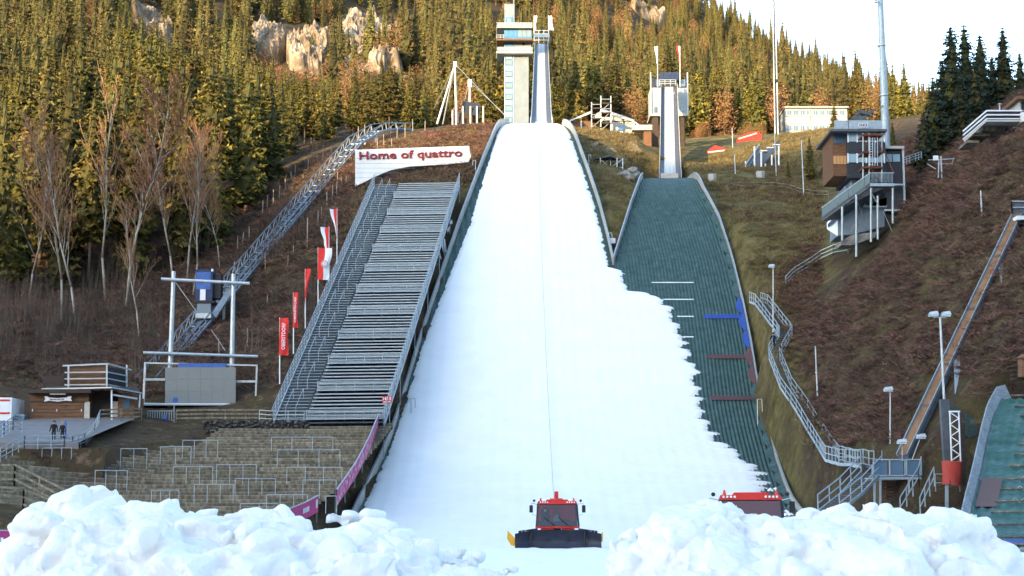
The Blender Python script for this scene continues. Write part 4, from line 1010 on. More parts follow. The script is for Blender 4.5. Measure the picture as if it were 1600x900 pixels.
part('brace', M_alu, fr, lambda b: [b.beam(P(*p,YF), P(*q,YF), .07) for p, q in (((938,249),(954,262)),((954,247),(938,262)),((954,262),(972,249)),((954,274),(974,264)),((938,262),(973,262)),((938,256),(964,272)))])
rb = thing('stone_heap_boulder', P(985,276,232), 'grey boulder cluster beside the head of the green slope', 'boulder')
def boulder(b, q, s, sd):
    v = []; f = []
    bm = bmesh.new(); bmesh.ops.create_icosphere(bm, subdivisions=3, radius=1)
    for x in bm.verts:
        d = 1+.45*mnoise.fractal(x.co*1.1+Vector((sd,0,0)), 1, 2, 4); x.co = Vector((x.co.x*d*1.25, x.co.y*d, x.co.z*d*.8))
    idx = {x: i for i, x in enumerate(bm.verts)}
    b.add([q+x.co*s for x in bm.verts], [tuple(idx[y] for y in k.verts) for k in bm.faces]); bm.free()
for k, (px, py, s) in enumerate([(979,274,.6),(988,270,.75),(984,281,.55),(970,277,.5),(993,278,.5)]): part('stone', M_stone, rb, lambda b: boulder(b, hitG(px,py), s, k*5.))
# sunlit stepped mound
mdn = thing('stone_steps', P(945,240,250), 'sunlit stone steps and rubble on the mound between the jumps', 'steps')
for k in range(9):
    q = hitG(982+k*2.6, 224+k*2.9); part('step', M_woodg, mdn, lambda b: b.box(q+Vector((-1.0,-.2,-.2)), q+Vector((.9,.2,.18))))
for k in range(26):
    px = 920+random.random()*45; py = 222+(px-920)*.45+random.uniform(-3,6); q = hitG(px, py)
    part('stone', M_rock, mdn, lambda b: boulder(b, q, random.uniform(.14,.34), k*3.))
gw = thing('footbridge', P(1000,200,278), 'short white-railed footbridge leading to the small start house', 'bridge')
pp('deck', M_conc, gw, 988,1019,200,203,278,2.0); pp('rail_panel', M_tent, gw, 990,1019,195,199.6,277.9,.1); pp('pier', M_wood, gw, 1006,1018,203,250,278.5,1.2)
def hookpost(label, x, yb, yt, arm, Y=None):
    q = hitG(x, yb) if Y is None else P(x, yb, Y); h = (yb-yt)/ppm(x,yb,q.y); a = arm/ppm(x,yb,q.y)
    t = thing('marker_pole', q, label, 'pole'); part('pole', M_alu, t, lambda b: b.tube(q-Vector((0,0,.4)), q+Vector((0,0,h)), .05, n=6))
    part('arm', M_alu, t, lambda b: [b.tube(q+Vector((0,0,h)), q+Vector((a,0,h)), .045, n=6), b.tube(q+Vector((a,0,h)), q+Vector((a*1.1,0,h*.62 if h < 3 else h-1.2)), .04, n=6)])
hookpost('hooked white pole beside the ditch of the snow slope', 643,562,525,6); hookpost('hooked white pole beside the blue flaps of the green slope', 1182,556,504,7)
hookpost('hooked white pole on the gap side of the snow slope', 951,372,347,5); hookpost('short hooked pole near the top of the grandstand', 743,270,249,-4); hookpost('hooked white pole at the upper knoll by the marquee slope', 920,262,246,3); hookpost('hooked pole beside the upper snow edge and grandstand', 695,390,366,5)
eb = thing('equipment_box', P(956,390,202), 'white equipment box on a post in the gap between the slopes', 'box'); pp('box', M_white, eb, 950.5,961.5,372,380,202,.6); pp('base', M_black, eb, 950,962,380.2,384,202,.7); pp('post', M_steel, eb, 955.5,957,384,398,202.2,.1)

# right of the green slope
for k, (px, py, lab) in enumerate([(1113.5,284,'square concrete block at the crest beside the green slope'),(1189,282,'concrete block under the green ramp on the grassy crest')]):
    q = hitG(px, py); t = thing('concrete_block', q, lab, 'block'); s = 12/ppm(px,py,q.y)
    part('block', M_conc, t, lambda b: b.box(q+Vector((-s/2,0,-.3)), q+Vector((s/2,s,s*.95)))); part('cap', M_concl, t, lambda b: b.box(q+Vector((s*.12,-.05,s*.1)), q+Vector((s/2-.02,-.02,s*.9))))
YG = 238
gr = thing('spectator_ramp', P(1190,275,YG), 'steel spectator ramp with glass balustrade on white columns', 'ramp')
part('balustrade', M_gglass, gr, lambda b: b.add([P(1158,275,YG),P(1158,268,YG),P(1187,225,YG+6),P(1187,236,YG+6)],[(0,3,2,1)])); part('handrail', M_steel, gr, lambda b: [b.beam(P(1158,268,YG),P(1187,225,YG+6),.12), b.beam(P(1158,275,YG),P(1187,236,YG+6),.2)])
part('deck', M_steeld, gr, lambda b: b.add([P(1159,276,YG),P(1187,237,YG+6),P(1219,226,YG+6),P(1208,238,YG+3),P(1195,255,YG+2),P(1183,268,YG+1)],[(0,1,2,3,4,5),(5,4,3,2,1,0)]))
for a, c_, y_ in ((1188,1199,236),(1198,1209,231),(1208,1219,226.5)): part('step_edge', M_whitec, gr, lambda b: pbox(b, a,c_,y_-1.2,y_,YG+4,.6))
part('upper_rail', M_gglass, gr, lambda b: b.add([P(1207,227,YG+4),P(1218,218,YG+6),P(1218,225,YG+6),P(1209,229,YG+4)],[(0,1,2,3)]))
for a, t0, t1 in ((1165,252,276),(1179,229,276),(1189.5,237,273),(1206,242,277),(1217,228,277),(1196,256,277),(1169,266,276)): part('column', M_white, gr, lambda b: b.tube(P(a,t1,YG+1), P(a,t0,YG+1), .12, n=8))
for x, yb, yt, lab in ((1149,274,244,'short white post with collar on the grassy crest'),(1256,306,215,'thin tall grey pole beside the spectator ramp'),(1145,231,200,'thin pole at the forest edge above the red roofs'),(1333,345,300,'leaning grey post beside the judges tower'),(1278,635,550,'plain white pole on the brushwood slope'),(1535,345,304,'crooked wooden post high on the brushwood slope'),(1213,275,205,'slim pole behind the spectator ramp')):
    if lab.startswith('leaning'): continue
    q = hitG(x, yb); h = (yb-yt)/ppm(x,yb,q.y); o = part('slim_pole', M_alu, None, lambda b: [b.tube((0,0,-.4),(-.02*h,0,h),.075,.055,7), b.tube((-.01*h,0,h*.5),(-.011*h,0,h*.52),.12,n=7)]); o.location = q; tag(o, lab, 'pole')
for pts, lab in (([(1105,246),(1105,236),(1117,227),(1134,232),(1136,246)],'small bright red tent roof at the forest edge'),([(1152,236),(1153,215),(1170,207),(1185,205),(1190,211),(1190,236)],'larger bright red tent roof beside the lattice mast')):
    YR = 270 if pts[0][0] < 1140 else 296; t = thing('red_tent', P(pts[0][0],240,YR), lab, 'tent'); part('roof', M_redc, t, lambda b: b.prism([(P(a,c_,YR).x, ZP(c_,YR)) for a, c_ in pts][::-1], YR, YR+3)); a = pts[0][0]
    part('stripe', M_tent, t, lambda b: b.beam(P(pts[1][0]+1,pts[1][1]+2,YR-.1), P(pts[3][0]-2,pts[3][1]+3,YR-.1), .05, .25))
fnp = [hitG(px, py) for px, py in ((1136,300),(1150,296),(1168,295),(1190,293),(1212,294),(1232,297),(1252,303),(1274,307),(1295,310))]
tag(part('rail_fence', M_woodg, None, lambda b: rails(b, fnp, .85, 2, 3, .05, wood=.09)), 'low wooden rail fence across the grassy slope', 'fence')
fn2 = [hitG(px, py) for px, py in ((1228,450),(1243,437),(1257,428),(1270,420),(1283,412),(1303,406),(1325,400))]
tag(part('wire_fence', M_steel, None, lambda b: rails(b, fn2, 1.2, 3, 3, .035)), 'wire fence along the edge of the brushwood slope below the judges tower', 'fence')

# white building
YW = 346
wb = thing('white_building', P(1275,212,YW), 'white two-storey building with rows of square windows at the forest edge', 'building')
pp('wall', M_clad, wb, 1227.5,1324,168,215,YW,10); part('roof', M_tent, wb, lambda b: pbox(b, 1226,1326,166,168,YW-.6,11))
pp('string_course', mat('sandstone_band',(.6,.5,.42),rough=.8), wb, 1227.5,1324,180,181.2,YW-.15,.14); pp('string_course', MATS['sandstone_band'], wb, 1227.5,1324,192.5,193.3,YW-.15,.14); pp('drain_pipe', M_conc, wb, 1265.5,1266.4,170,212,YW-.3,.2)
for r_, (a, c_) in enumerate(((172.5,179.2),(196.5,203.5))):
    for k in range(9):
        x = 1230+k*10.3
        w = pp('window', M_tent, wb, x-.6,x+7,a-.6,c_+.6,YW-.12,.1); pp('pane', M_gl, w, x,x+6.4,a,c_,YW-.16,.05)
        pp('glazing_bar', M_tent, w, x+3,x+3.4,a,c_,YW-.2,.04)
tag(part('balustrade', M_steeld, None, lambda b: rails(b, [P(1255,212,342),P(1300,212,342)], 1.0, 3, 2, .05)), 'dark balustrade in front of the white building', 'railing')
# masts
mA = thing('floodlight_mast', P(1213,206,262), 'tall slender lattice floodlight mast at the forest edge', 'mast')
for dx in (-2.4, 2.4):
    for dy in (-.3,.3): part('leg', M_steel, mA, lambda b: b.tube(P(1213.5+dx,210,262+dy), P(1208.5+dx*.8,-40,262+dy), .09, .07, 6))
part('lattice', M_steeld, mA, lambda b: [b.tube(P(1213.5-5*(210-y_)/250-2.3*(-1)**k,y_,261.7), P(1213.5-5*(205-y_)/250+2.3*(-1)**k,y_-5,261.7), .05, n=4) for k, y_ in enumerate(range(210,-36,-5))])
part('ladder', M_steeld, mA, lambda b: b.beam(P(1213.6,210,262), P(1208.6,-40,262), .16))
part('fitting', M_black, mA, lambda b: b.box(P(1210,128,261.5), P(1215,125,262)))
mB = thing('floodlight_mast', P(1385,245,186), 'thick grey tubular floodlight mast rising behind the judges tower', 'mast')
part('tube', M_steel, mB, lambda b: b.tube(P(1386,260,186), P(1374,-40,186), .48, .30, 16)); part('bracket', M_steeld, mB, lambda b: [b.beam(P(1380,165,185.6), P(1373,172,185), .08), b.beam(P(1374,3,185.6), P(1368,1,185), .1)]); part('camera', M_white, mB, lambda b: b.box(P(1367,3.5,185), P(1371,0,185.4)))
part('ring', M_alu, mB, lambda b: [b.tube(P(1377.5,72,186), P(1377.4,70.5,186), .5, n=16), b.tube(P(1381,150,186), P(1380.9,148.5,186), .52, n=16)])

# judges tower
YJ_ = 178
jt = thing('judges_tower', P(1350,385,YJ_), 'dark stepped judges tower with glazed commentary rooms and roof terrace', 'tower')
J = lambda name, m, a, c_, t0, t1, dy=0, dp=.2, par=None: pp(name, m, par or jt, a, c_, t0, t1, YJ_+dy, dp)
J('side_block', M_wood, 1301,1324.5,205,275,1.2,6); J('front_block', M_slate, 1324.6,1384,205,278,.4,7); J('rear_block', M_slate, 1384,1411,232,330,1.5,6); J('stair_block', M_slate, 1378,1411,330.2,378,2.5,5)
J('plinth', M_concl, 1330.5,1372,278,300,1.5,5)
for t0 in (211,243.5):
    for k in range(4): J('pane', M_sunrefl if t0 > 240 else M_gl, 1302.5+k*5.2,1307+k*5.2,t0,t0+13,1.1,.1)
    for k in range(4): J('pane', M_pgl, 1326.5+k*14,1339+k*14,t0-3,t0+10,.3,.12)
    for k in range(5): J('mullion', M_whitec, 1324.2+k*14.2,1326.2+k*14.2,t0-4,t0+11,.24,.14)
for k in range(2): J('pane', M_pgl, 1382.5+k*12.5,1393.5+k*12.5,241,252.5,1.4,.1)
J('roof', M_steeld, 1298,1386,201.5,205,-.5,9); J('rear_roof', M_conc, 1382,1413,228,232,1,7); J('drain_pipe', M_alu, 1411.2,1414,232,328,1.2,.25)
J('roof_terrace', M_steel, 1305,1378,188,201.3,2.5,.1); J('penthouse', M_steeld, 1333,1355,181,201.4,3,2.5); J('sign_board', M_whitec, 1341.5,1356.5,192,199,1.9,.1)
part('sign_lettering', M_black, jt, lambda b: [pbox(b, 1343+k*2.6,1344.6+k*2.6,194,196.6,YJ_+1.86,.03) for k in range(5)])
part('roof_railing', M_steel, jt, lambda b: rails(b, [P(1304,201.4,YJ_+.2),P(1326,201.4,YJ_),P(1378,201.4,YJ_)], .85, 3, 1, .03))
part('floodlights', M_steeld, jt, lambda b: [b.box(P(1338+k*4.5,180-((k*3) % 4),YJ_+4), P(1341.4+k*4.5,175.5-((k*3) % 4),YJ_+4.4)) for k in range(6)]+[b.beam(P(1336,180,YJ_+4.2), P(1366,178,YJ_+4.2), .08)]+[b.beam(P(x,201,YJ_+4.2), P(x,179,YJ_+4.2), .08) for x in (1344,1358)])
sc2 = thing('rust_red_scaffold', P(1370,285,YJ_-3), 'scaffold with rust-red platforms in front of the judges tower', 'scaffold')
for px in (1348.5,1358,1378): part('upright', M_steel, sc2, lambda b: b.tube(P(px,285,YJ_-3), P(px,208,YJ_-3), .07, n=6))
for py0 in (209,236,260): part('platform', mat('rust_red_boards',(.12,.035,.022),(.18,.06,.04),rough=.8,scale=3), sc2, lambda b: pbox(b, 1348,1379.5,py0,py0+2.6,YJ_-3.4,2.4))
part('ladder', M_alu, sc2, lambda b: [b.beam(P(a,259,YJ_-3.5), P(a,215,YJ_-3.5), .07) for a in (1359,1363.5,1367,1371)]+[b.beam(P(1359,y_,YJ_-3.5), P(1363.5,y_,YJ_-3.5), .05) for y_ in range(217,259,4)])
part('brace', mat('rust_steel',(.20,.06,.03),rough=.7), sc2, lambda b: [b.beam(P(1378,225,YJ_-2.8), P(1397,272,YJ_-2.8), .08), b.beam(P(1358,261,YJ_-3.5), P(1378,282,YJ_-3.5), .06), b.beam(P(1349,238,YJ_-3.5), P(1358,211,YJ_-3.5), .05), b.beam(P(1379,238,YJ_-3.5), P(1370,211,YJ_-3.5), .05)])
jr = thing('coaches_platform', P(1330,385,YJ_-6), 'sloping coaches platform with glass balustrade on tall steel columns', 'platform')
YK = YJ_-6
pa, pb_, pc_, pd = P(1284,340,YK+1), P(1359,286,YK), P(1397,286,YK), P(1310,330,YK+5)
part('deck', M_steeld, jr, lambda b: b.add([pa,pb_,pc_,P(1330,335,YK+4),pa-Vector((0,0,.4)),pb_-Vector((0,0,.4)),pc_-Vector((0,0,.4)),P(1330,335,YK+4)-Vector((0,0,.4))],[(0,1,2,3),(7,6,5,4),(0,4,5,1),(1,5,6,2),(2,6,7,3),(3,7,4,0)]))
for k in range(9):
    a, c_ = pa.lerp(pb_, k/9+.005), pa.lerp(pb_, (k+1)/9-.005)
    part('glass_panel', M_gglass, jr, lambda b: b.add([a+Vector((0,-.1,0)), c_+Vector((0,-.1,0)), c_+Vector((0,-.1,.95)), a+Vector((0,-.1,.95)), a+Vector((0,-.06,0)), c_+Vector((0,-.06,0)), c_+Vector((0,-.06,.95)), a+Vector((0,-.06,.95))],[(0,1,2,3),(7,6,5,4),(0,4,5,1),(3,2,6,7)]))
part('handrail', M_steel, jr, lambda b: [b.beam(pa+Vector((0,-.1,1)), pb_+Vector((0,-.1,1)), .08), b.beam(pb_+Vector((0,-.1,-.2)), pc_+Vector((0,-.1,-.2)), .15,.3)])
part('rear_panel', M_blsteel, jr, lambda b: b.add([P(1288,325,YK+4),P(1322,289,YK+4),P(1322,303,YK+4),P(1290,334,YK+4)],[(0,1,2,3)]))
part('mesh_front', M_steel, jr, lambda b: [b.beam(P(1359+k*2.1,285,YK), P(1359+k*2.1,270,YK), .03) for k in range(18)]+[b.beam(P(1358,270,YK), P(1397,270,YK), .07)])
for a, t0, t1 in ((1316,323,372),(1338,304,397),(1361,290,374),(1371.5,306,370),(1395,290,345),(1350,320,363)): part('column', M_steel, jr, lambda b: b.tube(P(a,t1+4,YK+(.2 if a != 1350 else 3)), P(a,t0,YK+(.2 if a != 1350 else 3)), .12, n=8))
part('brace', M_steel, jr, lambda b: [b.tube(P(1338,312,YK), P(1352,345,YK+2), .035, n=4), b.tube(P(1361,300,YK), P(1373,322,YK), .035, n=4), b.tube(P(1352,318,YK+2), P(1330,362,YK+2), .035, n=4), b.tube(P(1380,330,YK+1), P(1394,362,YK+1), .035, n=4)])
wh = thing('white_base_house', P(1340,370,YK+2), 'white base house with barred side window under the coaches platform', 'building')
part('wall', M_concl, wh, lambda b: b.prism([(P(a,c_,YK+2.6).x, ZP(c_,YK+2.6)) for a, c_ in ((1309,326),(1382,322),(1382,354),(1332,366),(1309,368))][::-1], YK+2.6, YK+7)); part('side_wall', M_white, wh, lambda b: b.add([P(1292,348,YK+4),P(1309,330,YK+2.58),P(1309,369,YK+2.58),P(1292,358,YK+4)],[(3,2,1,0),(0,1,2,3)]))
part('window', M_blued, wh, lambda b: b.add([P(1293.5,350,YK+3.7),P(1307,336,YK+2.5),P(1307,344,YK+2.5),P(1293.5,356,YK+3.7)],[(3,2,1,0),(0,1,2,3)])); part('glass_porch', M_gglass, wh, lambda b: b.add([P(1350,322,YK+2),P(1386,308,YK+2),P(1385,322,YK+2)],[(0,2,1),(0,1,2)]))
J('eaves', M_alu, 1350,1386,320,323,-4,.3); J('ledge', M_alu, 1378,1413,287,289.5,.5,.4); J('ledge', M_alu, 1378,1413,327,329.5,.5,.4)
part('rock_footing', M_stone, wh, lambda b: b.prism([(P(a,c_,YK+1).x, ZP(c_,YK+1)) for a, c_ in ((1312,378),(1330,368),(1368,363),(1366,372),(1330,384),(1313,384))][::-1], YK+.6, YK+3))
wm = thing('weather_mast', hitG(1472,285), 'grey steel gantry with camera on the brushwood ridge', 'mast')
YWm = hitG(1472,285).y
part('post', M_alu, wm, lambda b: [b.beam(P(1472,285,YWm), P(1470,244,YWm), .12), b.beam(P(1466,278,YWm), P(1467,250,YWm), .1)]); part('arm', M_steel, wm, lambda b: [b.beam(P(1450,250,YWm), P(1491,248,YWm), .08), b.beam(P(1449,256,YWm), P(1462,264,YWm), .08), b.beam(P(1491,246,YWm), P(1487,256,YWm), .06), b.beam(P(1464,256,YWm), P(1489,256,YWm), .05)]); part('camera', M_white, wm, lambda b: b.box(P(1459,250,YWm-.3), P(1465,244,YWm)))
tag(part('handrail_bridge', M_alu, None, lambda b: rails(b, [P(1412,258,180), P(1426,253,182), P(1440,248,184)], .8, 3, .9, .03)), 'short pale handrail leading away from the judges tower', 'railing')

# upper right lookout
YL = 150
lk = thing('lookout_terrace', P(1560,220,YL), 'concrete lookout terrace with white-striped balustrade on the ridge', 'terrace')
for k, (d0, w) in enumerate(((0,2.2),(6.5,2.0),(12.5,1.3))):
    part('rail_board', M_whitec, lk, lambda b: [b.beam(P(1542,173+d0,YL), P(1597,173+d0,YL), .1, w/18), b.beam(P(1505,205+d0,YL+3), P(1542,173+d0,YL), .1, w/18)])
part('balustrade', M_slate, lk, lambda b: [b.add([P(1505,206,YL+3.1),P(1542,174,YL+.1),P(1542,187,YL+.1),P(1505,218,YL+3.1)],[(3,2,1,0)]), b.add([P(1542,174,YL+.1),P(1600,174,YL+.1),P(1600,187,YL+.1),P(1542,187,YL+.1)],[(3,2,1,0)])])
part('slab', M_conc, lk, lambda b: [pbox(b, 1541,1640,187,190,YL,7), b.add([P(1505,218,YL+3),P(1541,187.5,YL),P(1541,190,YL),P(1507,222,YL+3)],[(3,2,1,0)])]); pp('step', M_woodg, lk, 1536,1570,197,204,YL+1.5,3); pp('step', M_woodg, lk, 1520,1546,207,212,YL+2,3); pp('step', M_woodg, lk, 1511,1530,219,223,YL+2.5,3)
for px in (1562,1579): part('vent_pipe', M_alu, lk, lambda b: [b.tube(P(px,173,YL+3), P(px,163,YL+3), .06, n=7), b.tube(P(px,163,YL+3), P(px,161,YL+3), .22, .03, 9)])
lb = thing('ridge_cabin', P(1600,190,YL-.5), 'corner of a grey cabin with brown eaves at the end of the terrace', 'building'); pp('wall', M_conc, lb, 1593,1650,155,172.8,YL+.5,5); pp('wall_base', M_white, lb, 1596.5,1650,175,190,YL-.4,4); pp('roof', M_wood, lb, 1589,1650,149.5,155,YL-.2,6); pp('window', M_black, lb, 1596,1650,160,171,YL+.4,.1)

# ================================================================== small training hill and its parts
bmS = thing('inrun_beam', P(1410,715,116), 'long slanting rust-brown inrun girder on steel struts over the brushwood', 'ramp')
q0, q1 = P(1412,716,114), P(1592,338,128)
dd = (q1-q0).normalized(); sd = dd.cross(Vector((0,0,1))).normalized(); un = sd.cross(dd).normalized()
part('girder', M_blsteel, bmS, lambda b: b.beam(q0, q1, .78, .45)); 
part('track', mat('rusty_brown_track',(.17,.085,.04),(.26,.14,.075),rough=.8,scale=1,stretch=(1,1,.3)), bmS, lambda b: b.beam(q0+un*.26-sd*.02, q1+un*.26-sd*.02, .52, .06, up=un))
for s in (-.38,.38): part('flange', M_steel, bmS, lambda b: b.beam(q0+un*.30+sd*s, q1+un*.30+sd*s, .06, .22))
for t in (.18,.34,.57,.80): part('cleat', M_steeld, bmS, lambda b: [b.beam(q0.lerp(q1,t+k*.006)+un*.32-sd*.26, q0.lerp(q1,t+k*.006)+un*.32+sd*.26, .1, .06) for k in range(2)])
for p, q in (((1484,560),(1497,618)),((1565,412),(1573,458))): part('strut', M_steel, bmS, lambda b: b.beam(q0.lerp(q1, (716-p[1])/378)-un*.3, (lambda h: Vector((h.x, h.y, h.z-.6)))(hitG(q[0],q[1])), .42, .42))
tpl = thing('start_platform', P(1592,345,127), 'small railed start platform at the head of the slanting girder', 'platform'); YTp = 126.5
pp('deck', M_white, tpl, 1589,1640,337,343,YTp,2); pp('rail_panel', M_steeld, tpl, 1582,1640,316,333,YTp-.1,.05); part('railing', M_steel, tpl, lambda b: rails(b, [P(1581.5,334,YTp+2),P(1581.5,334,YTp-.2),P(1640,334,YTp-.2)], .95, 2, 1.2, .04)); pp('machine', M_black, tpl, 1593,1640,343,350,YTp+.3,1)
lpl = thing('landing_platform', P(1402,750,112), 'railed steel platform at the foot of the slanting girder', 'platform'); YP2 = 112
pp('slab', M_steel, lpl, 1364,1439.5,744.5,749,YP2,2.6); 
for a in (1365,1390.5,1417): pp('rail_panel', M_gl, lpl, a+1,a+21,720,743,YP2-.02,.05)
part('railing', M_steel, lpl, lambda b: [b.beam(P(a,744,YP2-.1), P(a,718,YP2-.1), .07) for a in (1364.5,1390,1414,1416.5,1439)]+[b.beam(P(1364,718,YP2-.1), P(1440,718,YP2-.1), .07), b.beam(P(1364,743,YP2-.1), P(1440,743,YP2-.1), .07)]+[b.beam(P(a,718,YP2+2.4), P(a,704,YP2+2.4), .05) for a in (1378,1417,1428)])
for a in (1366.5,1375.5,1420): part('column', M_steel, lpl, lambda b: b.beam(P(a,749,YP2+.2), P(a,800,YP2+.2), .12))
part('back_wall', M_wood, lpl, lambda b: pbox(b, 1377,1419,748,800,YP2+2.5,.1)); part('dark_steps', M_woodd, lpl, lambda b: [pbox(b, 1385,1397,755+k*5,757+k*5,YP2+1.6-k*.2,.4) for k in range(6)])  # steps below the slab in dark timber
for pts, lab in (([P(1440,738,112),P(1436,755,111),P(1407,803,108)],'steep steel stair railing beside the landing platform'),([P(1460,755,109),P(1438,803,106)],'short steel stair railing in front of the red tarpaulin')):
    railing(lab, [v-Vector((0,0,.2)) for v in pts], h=1.2, sp=1.2, r=.03, bars=2)
railing('thin steel rail behind the red tarpaulin', [P(1462,768,109.5), P(1478,768,109.5), P(1500,768,109.5)], h=1.1, sp=1.1, bars=2, r=.025)
# lamps
def lamp(label, x, yb, yt, heads, r=.07, Y=None, lean=0, thick=None):
    q = hitG(x, yb) if Y is None else P(x, yb, Y); t = thing('lamp_post', q, label, 'lamp'); top = P(x+lean, yt, q.y)
    part('pole', M_alu, t, lambda b: b.tube(q-Vector((0,0,.5)), top, r, r*.7, 8))
    for dx in heads:
        part('lamp_head', M_alu, t, lambda b: b.add([top+Vector((dx-.32,-.25,.12)),top+Vector((dx+.3,-.25,.16)),top+Vector((dx+.3,.25,.16)),top+Vector((dx-.32,.25,.12)),top+Vector((dx-.24,-.2,.34)),top+Vector((dx+.22,-.2,.4)),top+Vector((dx+.22,.2,.4)),top+Vector((dx-.24,.2,.34))],[(0,3,2,1),(4,5,6,7),(0,1,5,4),(1,2,6,5),(2,3,7,6),(3,0,4,7)]))
        part('lens', M_lampw, t, lambda b: b.box(top+Vector((dx-.28,-.2,.06)), top+Vector((dx+.26,.2,.115))))
    if len(heads) > 1: part('crossbar', M_alu, t, lambda b: b.beam(top+Vector((heads[0],0,.0)), top+Vector((heads[-1],0,.0)), .07))
    if thick: part('mast_base', M_steeld, t, lambda b: b.beam(P(thick[0],thick[1],q.y), P(thick[2],thick[3],q.y), .55, .5))
    return t
lamp('tall lamp post with two floodlight heads in front of the girder', 1481,742,496,(-.42,.38),.1,110,-12,(1481,722,1475,624))
lamp('single-headed lamp post on the lower brushwood slope', 1391,705,613,(-.12,),.06)
lamp('lamp post with one head beside the zigzag stair', 1208,530,419,(-.15,),.07)
lamp('short tilted lamp behind the landing platform', 1425,706,687,(.1,),.035,113.5,12)
lamp('tiny ball lamp on the landing platform railing', 1409.5,718,695,(0,),.03,112.3)
ltw = thing('lattice_tower', P(1492,722,109), 'narrow white lattice tower behind the red tarpaulin', 'tower'); YLt = 109
for a in (1484,1498): part('leg', M_whitec, ltw, lambda b: b.tube(P(a+3,722,YLt), P(a,643,YLt), .05, n=6))
part('brace', M_whitec, ltw, lambda b: [b.tube(P(1484+(14 if k % 2 else 0)+k*.3,644+k*9.5,YLt), P(1484+(0 if k % 2 else 14)+k*.3,653.5+k*9.5,YLt), .035, n=5) for k in range(8)]+[b.tube(P(1482,643,YLt), P(1500,643,YLt), .05, n=5)])
part('rear_column', M_woodd, ltw, lambda b: b.beam(P(1506,760,YLt+1), P(1502,640,YLt+1), .3))
rt = thing('red_tarpaulin_drum', P(1487,758,108.6), 'faded red tarpaulin wrapped round the foot of the lattice tower', 'tarpaulin')
def tarp(b):
    def fn(u, v):
        th = u*2*math.pi; q = P(1487,758-v*37,108.8); rr = (.56+.06*v)*(1+.05*math.sin(th*3+v*4)+.03*fbm(u*6,v*5,2))
        return (q.x+rr*math.cos(th)*1.02, q.y+rr*.7*math.sin(th), q.z+.05*math.sin(th*2))
    b.grid(fn, 36, 18)
part('cloth', M_redtar, rt, tarp, True); part('tie', M_black, rt, lambda b: b.beam(P(1485,757,108), P(1484,750,108), .05))
part('stand', M_steel, rt, lambda b: [b.beam(P(a,755,108.8), P(a,800,108.8), .1) for a in (1478,1480.5)])
nt_ = part('safety_net', mat('dark_green_net',(.03,.05,.045),(.06,.09,.08),rough=.9,scale=6), None, lambda b: b.grid(lambda u, v: (lambda p, q: p.lerp(q, v)+Vector((0,0,-.9*math.sin(math.pi*u)*v)))(P(1481+u*44,628+u*26,112), P(1486+u*42,640+u*38,112)), 20, 8)); tag(nt_, 'dark sagging net behind the lattice tower', 'net')
# training hill slope: mats in rows, side wall, hoses
TH = {'y0': 84.0, 'y1': 108.0}
def ft(y):
    t = (y-84)/24; return .45+9.2*t**1.55
def hitT(px, py):
    d = ray(px, py); y = 80.
    while y < 112:
        if ft(max(84,y)) >= CAMZ+d[2]*y/d[1]: break
        y += .05
    return Vector((d[0]*y/d[1], y, ft(max(84,y))))
te_ = sorted([(hitT(px,py).y, hitT(px,py).x) for px, py in ((1586,606),(1568,622),(1553,650),(1543,690),(1533,740),(1521,790),(1505,850),(1500,885))])
def xt(y): return float(np.interp(y, [a for a, _ in te_], [c_ for _, c_ in te_]))
ts_ = mat_slope('training_landing_slope', xt, lambda y: xt(y)+11, ft, 84, 107.2, 'bright green mat landing slope of the small training jump', .3, M_matg, .3)
yb_ = (hitT(1540,797).y, hitT(1540,752).y)
tag(part('faded_mat', M_matbr, None, lambda b: b.grid(lambda u, v: (lambda y: (xt(y)+.15+u*1.15, y, ft(y)+.17))(yb_[0]+(yb_[1]-yb_[0])*v), 4, 12)), 'faded brownish-red mat square on the training slope', 'mat')
yb2 = (84.2, 86.0); tag(part('blue_mat', M_matbl, None, lambda b: b.grid(lambda u, v: (lambda y: (xt(y)+.6+u*8, y, ft(y)+.19))(yb2[0]+(yb2[1]-yb2[0])*v), 8, 6)), 'blue mat strip at the foot of the training slope', 'mat')
sw = thing('curved_side_wall', (xt(84), 84, ft(84)), 'curved grey plank wall along the training slope', 'barrier')
yy_ = np.linspace(84, 108.5, 30)
for a, c_ in zip(yy_[:-1], yy_[1:]):
    def fn(b):
        vs = []
        for y in (a+.01, c_):
            x = xt(y); z = ft(min(y,108)); vs += [(x,y,z-.1),(x-.35,y,z+.72),(x-.42,y,z+.70),(x-.1,y,z-.4)]
        b.add(vs, [(0,4,5,1),(1,5,6,2),(2,6,7,3),(3,7,4,0),(0,1,2,3),(7,6,5,4)])
    part('plank', mat('grey_plank',(.22,.24,.26),(.33,.36,.38),rough=.8,scale=1.5,stretch=(1,1,5),rnd=.15), sw, fn)
for k, py in enumerate((623,640,655,667,684,699,715,733,754,770,789,806,826,846,865)):
    q = hitT(1560, py); x0 = xt(q.y)+np.interp(k,[0,3,8,14],[.5,2.2,1.4,.6]); 
    h = thing('water_hose', (x0, q.y, q.z), 'brown sprinkler hose lying across the green training slope, %s' % ['topmost of all','second from the top','third from the top','fourth from the top','fifth from the top','sixth from the top','seventh from the top','middle one, above the faded mat','beside the faded mat','low beside the faded mat','just below the faded mat','fifth from the bottom','third from the bottom','second from the bottom','lowest, beside the blue strip'][k], 'hose', 'sprinkler hoses on the training slope')
    part('hose', M_woodg, h, lambda b: b.tube((x0,q.y,q.z+.2), (x0+8,q.y+.1,q.z+.22), .06, n=6))
    if k > 2 and k < 11: part('knot', M_woodp, h, lambda b: [b.tube((x0+1+.08*i,q.y,q.z+.24+.12*math.sin(i*1.1)), (x0+1.08+.08*i,q.y,q.z+.24+.12*math.sin((i+1)*1.1)), .025, n=5) for i in range(8)])
